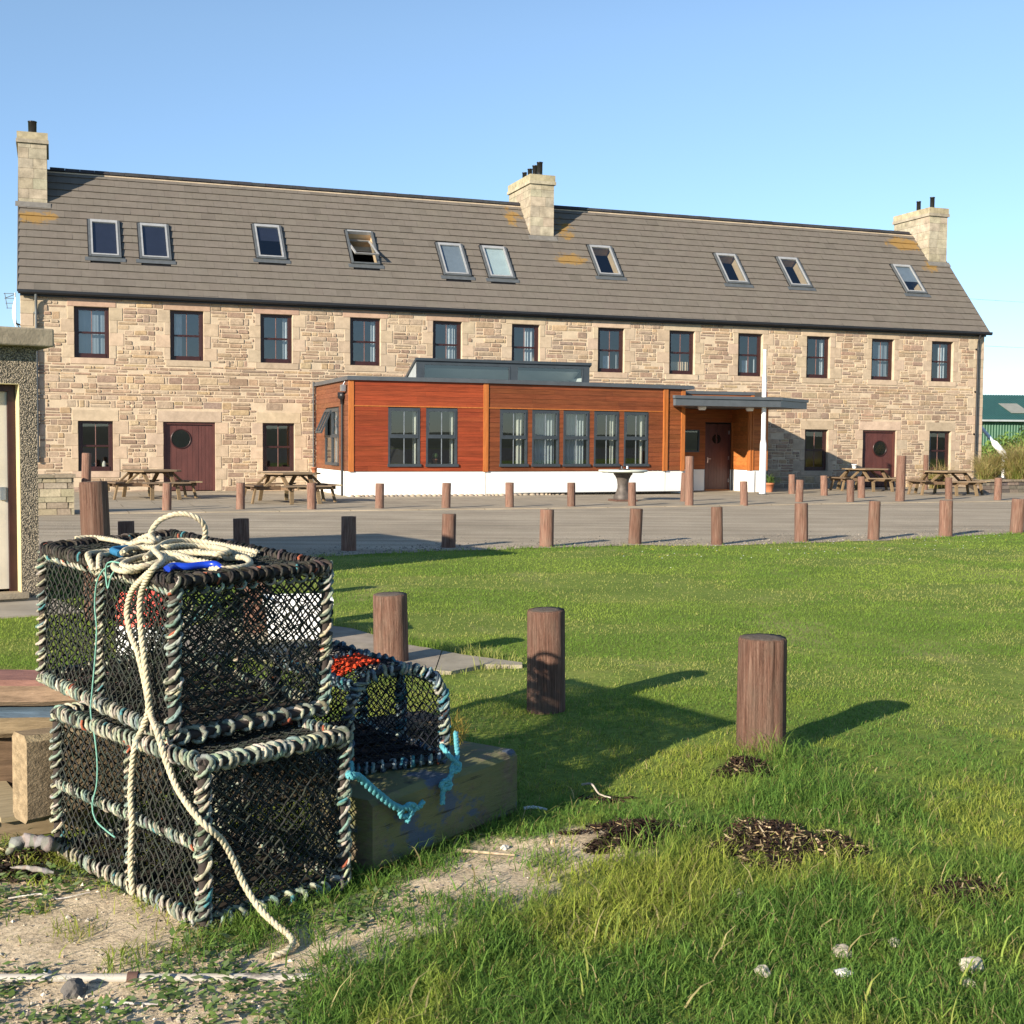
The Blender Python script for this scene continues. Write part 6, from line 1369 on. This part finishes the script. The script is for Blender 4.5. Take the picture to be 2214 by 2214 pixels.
def heap(k, label, N, straw, seed):
    kx, ky, rx, ry, h = k; g = np.random.default_rng(seed); r = np.sqrt(g.uniform(0, 1, N)); a = g.uniform(0, 6.283, N); wob = 1 + .25 * np.sin(a * 3 + seed) + .15 * np.sin(a * 5 + 2 * seed)
    X = kx + rx * r * wob * np.cos(a) * 1.12; Y = ky + ry * r * wob * np.sin(a) * 1.12 + .35 * (X - kx) * (seed in (1, 4)); kk = fbm(X, Y, 11, seed + 80) > (.27 + .22 * r) * (seed not in (4, 6)); X, Y, r = X[kk], Y[kk], r[kk]; N = len(X); Z = near_height(X, Y) + h * .45 * (1 - r ** 2) * g.uniform(0, 1, N) + .004
    th = g.uniform(0, 6.283, N); el = g.normal(0, .35, N); d = np.stack([np.cos(th) * np.cos(el), np.sin(th) * np.cos(el), np.sin(el)], 1); s = np.cross(d, g.normal(size=(N, 3))); s /= np.linalg.norm(s, axis=1)[:, None]; nrm = np.cross(d, s)
    L = (.005 + .03 * g.uniform(0, 1, N) ** 1.6)[:, None]; W = g.uniform(.0012, .0055, N)[:, None]; P = np.stack([X, Y, Z], 1); bend = nrm * L * g.uniform(-.35, .35, N)[:, None]
    V = np.stack([P - d * L - s * W * .5, P - d * L + s * W * .5, P + s * W + bend, P - s * W + bend, P + d * L + s * W * .3, P + d * L - s * W * .3], 1).reshape(-1, 3); V[:, 2] = np.maximum(V[:, 2], near_height(V[:, 0], V[:, 1]) + .001)
    o6 = (np.arange(N) * 6)[:, None]; F = np.concatenate([o6 + np.array([[0, 1, 2, 3]]), o6 + np.array([[3, 2, 4, 5]])])
    cols = np.array([(.022, .013, .009), (.014, .009, .007), (.04, .02, .013), (.03, .018, .012)])[g.integers(0, 4, N)]; st = g.uniform(0, 1, N) < straw; cols[st] = np.array([(.30, .22, .12), (.38, .30, .18), (.22, .17, .09)])[g.integers(0, 3, st.sum())]
    o = np_mesh('seaweed_heap', V - [kx, ky, 0], [F], np.repeat(cols * g.uniform(.6, 1.4, (N, 1)), 6, 0), M['weed']); o.location = (kx, ky, 0); tag(o, label, 'seaweed', 'dried seaweed heaps')
heap((.49, 5.06, .24, .15, .06), 'smaller black dried seaweed heap on the edge of the bare patch', 4200, .05, 1); heap((1.06, 4.93, .25, .24, .085), 'largest dried seaweed heap, topped with straw, below the nearest bollard', 5200, .22, 2); heap((1.10, 6.0, .12, .10, .05), 'little dark seaweed tuft at the foot of the nearest bollard', 1200, .10, 3); heap((1.60, 4.42, .17, .13, .02), 'thin scatter of dark seaweed in the grass at the right edge', 900, .15, 4)
heap((-1.95, 4.66, .34, .20, .07), 'black tangle of seaweed and net left of the lower creel', 4500, .08, 5)
heap((.44, 5.62, .09, .05, .02), 'small dark seaweed strand beside pale twigs near the baulk end', 140, .12, 6)
def twig(pts, r, label, col, cat='twig', group='pale twigs and scraps on the ground'):
    mb = MB(); P = spline(pts, .02); mb.tube(P, r, 6, 0, [jit(col, .15) for _ in P], True, [r * (1 - .5 * k / len(P)) for k in range(len(P))]); tag(mb.build('twig' if cat == 'twig' else 'driftwood', M['rope']), label, cat, group)
twig([(.33, 5.75, .03), (.37, 5.70, .045), (.40, 5.63, .02), (.45, 5.6, .012)], .006, 'pale bent twig on the grass right of the baulk', (.40, .35, .28)); twig([(-.20, 4.83, .02), (.02, 4.80, .012)], .008, 'short pale twig lying across the bare patch', (.38, .30, .2)); twig([(.06, 5.40, .018), (.10, 5.41, .022), (.16, 5.40, .015)], .008, 'white scrap lying at the far end of the painted baulk', (.5, .51, .52))
def lump(pts, r, label, col):
    mb = MB(); P = spline(pts, .012); mb.tube(P, r, 9, 0, [jit(col, .3) for _ in P], True, [r * (.7 + .9 * abs(noise.noise((k * .35, r * 99, 1)))) * min(1, .35 + k * .25, .35 + (len(P) - k) * .2) for k in range(len(P))])
    for k, v in enumerate(mb.v): mb.v[k] = tuple(Vector(v) + Vector((noise.noise((v[0] * 40, v[1] * 40, v[2] * 40)), noise.noise((v[0] * 40 + 9, v[1] * 40, v[2] * 40)), noise.noise((v[0] * 40, v[1] * 40 + 9, v[2] * 40)))) * r * .5)
    tag(mb.build('driftwood', M['rock']), label, 'driftwood', 'pale twigs and scraps on the ground')
lump([(-1.87, 4.66, .05), (-1.82, 4.70, .085), (-1.75, 4.70, .08), (-1.70, 4.73, .05)], .030, 'knobbly bleached driftwood lump on the seaweed tangle', (.25, .235, .20)); lump([(-1.80, 4.52, .045), (-1.72, 4.50, .05), (-1.64, 4.51, .03)], .010, 'slim pale driftwood piece in front of the seaweed tangle', (.25, .23, .20))
twig([(-1.72, 4.30, .012), (-1.62, 4.33, .018), (-1.55, 4.30, .012), (-1.46, 4.36, .014)], .0035, 'thin white wavy strand on the sand before the creels', (.6, .57, .5)); twig([(-1.12, 3.50, .01), (-.98, 3.49, .01)], .006, 'straight grey stick on the sand in front of the pipe', (.4, .38, .34))

# ------------------------------------------------------------------ grass, weeds, gravel
EDGE = np.array(LAWN_EDGE)
def grass_len(X, Y):
    L = np.interp(Y, [2.8, 4.2, 5.2, 6.2, 7.2, 8.5], [.078, .074, .062, .05, .034, .024]) * (.30 + 1.4 * fbm(X, Y, 3.2, 21))
    L += .15 * np.exp(-(((X - 1.27) / .24) ** 2 + ((Y - 6.22) / .2) ** 2)) + .17 * np.exp(-(((X - 1.32) / .34) ** 2 + ((Y - 5.58) / .25) ** 2)) * (.4 + .9 * fbm(X, Y, 6, 5)) + .06 * np.exp(-(((X - .55) / .25) ** 2 + ((Y - 5.0) / .3) ** 2)) + .05 * np.exp(-(((X - .62) / .2) ** 2 + ((Y - 4.75) / .35) ** 2))
    L += .05 * np.exp(-(((X - .9) / .7) ** 2 + ((Y - 4.25) / .35) ** 2))
    d = np.abs((X + .50) * .826 - (Y - 4.582) * .563 - .0); al = (X + .5) * .563 + (Y - 4.582) * .826
    L += .05 * np.exp(-((d - .03) / .06) ** 2) * ((al > -.1) & (al < 1.0))
    return L
def make_grass():
    g = np.random.default_rng(99)
    # near, unmown
    N0 = 500000; Y = 2.9 * (8.2 / 2.9) ** g.uniform(0, 1, N0); X = g.uniform(-1, 1, N0) * (.48 * Y + 1.5)
    keep = g.uniform(0, 1, N0) < np.clip(1.0 * (3.6 / Y) ** .7, 0, 1)
    sand = sand_amount(X, Y); n1 = fbm(X, Y, 4.5, 31); keep &= g.uniform(0, 1, N0) < np.clip(1.02 - sand * 1.30 + (n1 > .62) * .55 * (sand > .3), .012, 1)
    clump = fbm(X, Y, 9, 33, 2); keep &= g.uniform(0, 1, N0) < np.clip(.25 + 1.5 * (clump - .2), .12, 1)
    for kx, ky, rx, ry, h in KELP: keep &= g.uniform(0, 1, N0) > .97 * np.exp(-(((X - kx) / rx) ** 2 + ((Y - ky) / ry) ** 2) * .9)
    keep &= ~poly_mask(X, Y, SLAB)
    ca_, sa_ = .563, .826; al = (X + .5) * ca_ + (Y - 4.582) * sa_; pe = -(X + .5) * sa_ + (Y - 4.582) * ca_
    keep &= ~((al > 0) & (al < .95) & (pe > 0.0) & (pe < .31)); keep &= ~((X < -1.4) & (Y > 5.2) & (Y < 5.75)) & ~((X < -1.45) & (X > -1.95) & (Y > 4.8) & (Y < 5.3))
    X, Y = X[keep], Y[keep]; n = len(X); base = np.stack([X, Y, near_height(X, Y) - .004], 1); L = grass_len(X, Y) * g.uniform(.35, 1.25, n)
    tone = fbm(X, Y, 1.7, 41); t2 = fbm(X, Y, 6, 43)
    yel = np.array([(.30, .345, .06), (.255, .315, .05), (.34, .36, .08)]); blu = np.array([(.13, .24, .046), (.16, .265, .052), (.105, .20, .04)])
    mixf = np.clip((tone - .42) * 5 + (t2 - .5) * 2, 0, 1)[:, None]; mixf = np.maximum(mixf - .9 * np.exp(-(((X - 1.25) / .45) ** 2 + ((Y - 5.5) / .5) ** 2))[:, None], 0)
    cc = blu[g.integers(0, 3, n)] * (1 - mixf) + yel[g.integers(0, 3, n)] * mixf; st = g.uniform(0, 1, n) < .07; cc[st] = np.array([(.34, .28, .13), (.26, .21, .09)])[g.integers(0, 2, st.sum())]
    v, f, c = blades(n, base, L, .55, .0042, [(1, 1, 1)], .75, 77, 3); c = np.repeat(cc * g.uniform(.75, 1.3, (n, 1)), 7, 0)
    # coarse taller leaves and dead stalks scattered through the rough
    Nc = 2600; Yc = 3.1 * (6.6 / 3.1) ** g.uniform(0, 1, Nc); Xc = g.uniform(-1, 1, Nc) * (.46 * Yc + .3); kc = (sand_amount(Xc, Yc) < .25) & (fbm(Xc, Yc, 3, 95) > .42) & (Xc > -.45 + (Yc - 4.58) * .68)
    for kx, ky, rx, ry, h in KELP: kc &= (((Xc - kx) / rx) ** 2 + ((Yc - ky) / ry) ** 2) > .8
    Xc, Yc = Xc[kc], Yc[kc]; nc = len(Xc); ccc = np.array([(.26, .34, .07), (.17, .27, .055), (.42, .36, .17), (.33, .36, .09)])[g.integers(0, 4, nc)] * g.uniform(.8, 1.2, (nc, 1))
    vc, fc, cx_ = blades(nc, np.stack([Xc, Yc, near_height(Xc, Yc)], 1), g.uniform(.07, .17, nc) * np.interp(Yc, [3, 5, 6.6], [1, 1, .6]), .75, .0065, [(1, 1, 1)], .9, 79, 4); o = len(v); v = np.concatenate([v, vc]); f = f + [q + o for q in fc]; c = np.concatenate([c, np.repeat(ccc, 9, 0)])
    # mown lawn, thinning with distance
    N1 = 560000; Y1 = 7.0 * (26 / 7.0) ** g.uniform(0, 1, N1); X1 = g.uniform(-1, 1, N1) * (.48 * Y1 + 2.4)
    k = Y1 < np.interp(X1, EDGE[:, 0], EDGE[:, 1]) + g.normal(0, .05, N1) + (fbm(X1, Y1, 2, 51) - .5) * .3; k &= ~poly_mask(X1, Y1, SLAB); k &= ~((Y1 - 11.36 > (X1 + 4.2) * .65) & (X1 < -3.85 - (Y1 - 11.6) * .65)); k &= g.uniform(0, 1, N1) < np.clip((Y1 - 6.8) / 1.0, 0, 1)
    straw = fbm(X1 * .55, Y1, 1.0, 61, 4); k &= g.uniform(0, 1, N1) < np.clip(1.35 - 1.5 * np.clip((straw - .52) * 5, 0, .8), .2, 1)
    X1, Y1, straw = X1[k], Y1[k], straw[k]; n = len(X1); b1 = np.stack([X1, Y1, near_height(X1, Y1) - .003], 1); L1 = .032 * g.uniform(.4, 1.2, n) * (1 + .5 * (fbm(X1, Y1, 1.5, 63) - .5))
    edge_d = np.abs(Y1 - np.interp(X1, EDGE[:, 0], EDGE[:, 1])); L1 += .05 * np.exp(-(edge_d / .15) ** 2)
    near_slab = poly_mask(X1, Y1 - .22, SLAB) | poly_mask(X1 - .1, Y1 - .1, SLAB); L1[near_slab] += .09; near2 = poly_mask(X1, Y1 + .2, SLAB); L1[near2] += .05
    t1 = .6 * fbm(X1, Y1, .55, 65) + .4 * fbm(X1 * .6, Y1, 2.4, 67); m1 = np.clip((t1 - .38) * 4.2, 0, 1)[:, None]
    cc1 = np.array([(.17, .275, .045), (.15, .25, .042)])[g.integers(0, 2, n)] * (1 - m1) + np.array([(.25, .345, .06), (.29, .365, .07)])[g.integers(0, 2, n)] * m1
    stw = g.uniform(0, 1, n) < np.clip((straw - .485) * 7, .0, .85); cc1[stw] = np.array([(.37, .375, .12), (.34, .36, .10)])[g.integers(0, 2, stw.sum())]
    v1, f1, c1 = blades(n, b1, L1, .6, .0042 * Y1 / 7, [(1, 1, 1)], .5, 78, 2); c1 = np.repeat(cc1 * g.uniform(.9, 1.12, (n, 1)), 5, 0)
    o = np_mesh('grass', np.concatenate([v, v1]), f + [q + len(v) for q in f1], np.concatenate([c, c1]), M['grass']); tag(o, 'rough green grass and mown lawn', 'grass', kind='stuff')
make_grass()
def make_weeds():
    g = np.random.default_rng(5); N = 11000; Y = g.uniform(3.1, 5.0, N); X = g.uniform(-2.3, -.35, N); s = sand_amount(X, Y); m = fbm(X, Y, 3.6, 71); k = (s > .35) & (m > .54); X, Y = X[k], Y[k]; n = len(X)
    P = np.stack([X, Y, near_height(X, Y) + g.uniform(.002, .03, n)], 1); th = g.uniform(0, 6.28, n); d = np.stack([np.cos(th), np.sin(th), g.uniform(-.1, .5, n)], 1); s_ = np.stack([-np.sin(th), np.cos(th), g.uniform(-.3, .3, n)], 1)
    L = g.uniform(.006, .022, n)[:, None]; V = np.stack([P - d * L, P + s_ * L * .5, P + d * L, P - s_ * L * .5], 1).reshape(-1, 3)
    cc = np.array([(.13, .21, .05), (.17, .25, .06), (.18, .23, .10), (.09, .15, .04)])[g.integers(0, 4, n)] * g.uniform(.7, 1.3, (n, 1))
    tag(np_mesh('weeds', V, [np.arange(n * 4).reshape(-1, 4)], np.repeat(cc, 4, 0), M['plant']), 'low leafy weeds spreading over the sand', 'weeds', kind='stuff')
    N = 17000; Y = 2.95 * (5.4 / 2.95) ** g.uniform(0, 1, N); X = g.uniform(-2.4, .6, N); s = sand_amount(X, Y); k = g.uniform(0, 1, N) < s * (.3 + (Y < 3.75) * .7); X, Y = X[k], Y[k]; n = len(X)
    r = (.0022 + .010 * g.uniform(0, 1, n) ** 5)[:, None, None]; sh = np.array([(1, 0, 0), (0, 1, 0), (-1, 0, 0), (0, -1, 0), (0, 0, .8), (0, 0, -.6)])[None] * g.uniform(.6, 1.4, (n, 6, 1)); a = g.uniform(0, 6.28, n); rot = np.stack([np.stack([np.cos(a), -np.sin(a), 0 * a], 1), np.stack([np.sin(a), np.cos(a), 0 * a], 1), np.stack([0 * a, 0 * a, 1 + 0 * a], 1)], 1)
    V = np.einsum('nij,nkj->nki', rot, sh) * r + np.stack([X, Y, near_height(X, Y) + .001], 1)[:, None]; F = np.array([(0, 1, 4), (1, 2, 4), (2, 3, 4), (3, 0, 4), (1, 0, 5), (2, 1, 5), (3, 2, 5), (0, 3, 5)])
    cc = np.array([(.40, .34, .26), (.28, .24, .20), (.52, .46, .37), (.18, .15, .13), (.36, .26, .18)])[g.integers(0, 5, n)] * g.uniform(.7, 1.25, (n, 1))
    tag(np_mesh('gravel', V.reshape(-1, 3), [(np.arange(n)[:, None, None] * 6 + F[None]).reshape(-1, 3)], np.repeat(cc, 6, 0), M['rock']), 'loose shingle scattered on the sand', 'gravel', kind='stuff')
    N = 4000; X = g.uniform(-5, 11, N); Y = np.interp(X, EDGE[:, 0], EDGE[:, 1]) + np.abs(g.normal(0, .8, N)) + .05; r = (.005 + .016 * g.uniform(0, 1, N) ** 4)[:, None, None]
    sh = np.array([(1, 0, 0), (0, 1, 0), (-1, 0, 0), (0, -1, 0), (0, 0, .7), (0, 0, -.6)])[None] * g.uniform(.6, 1.4, (N, 6, 1)); V = sh * r + np.stack([X, Y, np.full(N, .006)], 1)[:, None]; cc = np.array([(.24, .21, .17), (.17, .15, .125), (.29, .25, .20), (.13, .12, .10)])[g.integers(0, 4, N)] * g.uniform(.7, 1.25, (N, 1))
    tag(np_mesh('gravel', V.reshape(-1, 3), [(np.arange(N)[:, None, None] * 6 + F[None]).reshape(-1, 3)], np.repeat(cc, 6, 0), M['rock']), 'loose stones along the road where it meets the lawn', 'gravel', kind='stuff')
    N = 90; X = g.uniform(1.5, 9.5, N); Y = np.interp(X, EDGE[:, 0], EDGE[:, 1]) - np.abs(g.normal(0, 1.6, N)) - .1; P = np.stack([X, Y, np.full(N, .035)], 1); r = .009; A = np.linspace(0, 6.283, 7)[:-1]
    V = P[:, None] + np.stack([np.cos(A), np.sin(A) * .9, .35 * np.sin(A)], 1)[None] * r; w = (g.uniform(0, 1, N) < .7)[:, None]; cc = np.where(w, np.array([[.75, .75, .72]]), np.array([[.70, .48, .03]]))
    tag(np_mesh('daisies', V.reshape(-1, 3), [np.arange(N * 6).reshape(-1, 6)], np.repeat(cc, 6, 0), M['plant']), 'tiny white and yellow flowers dotted in the lawn', 'flowers', kind='stuff')
make_weeds()
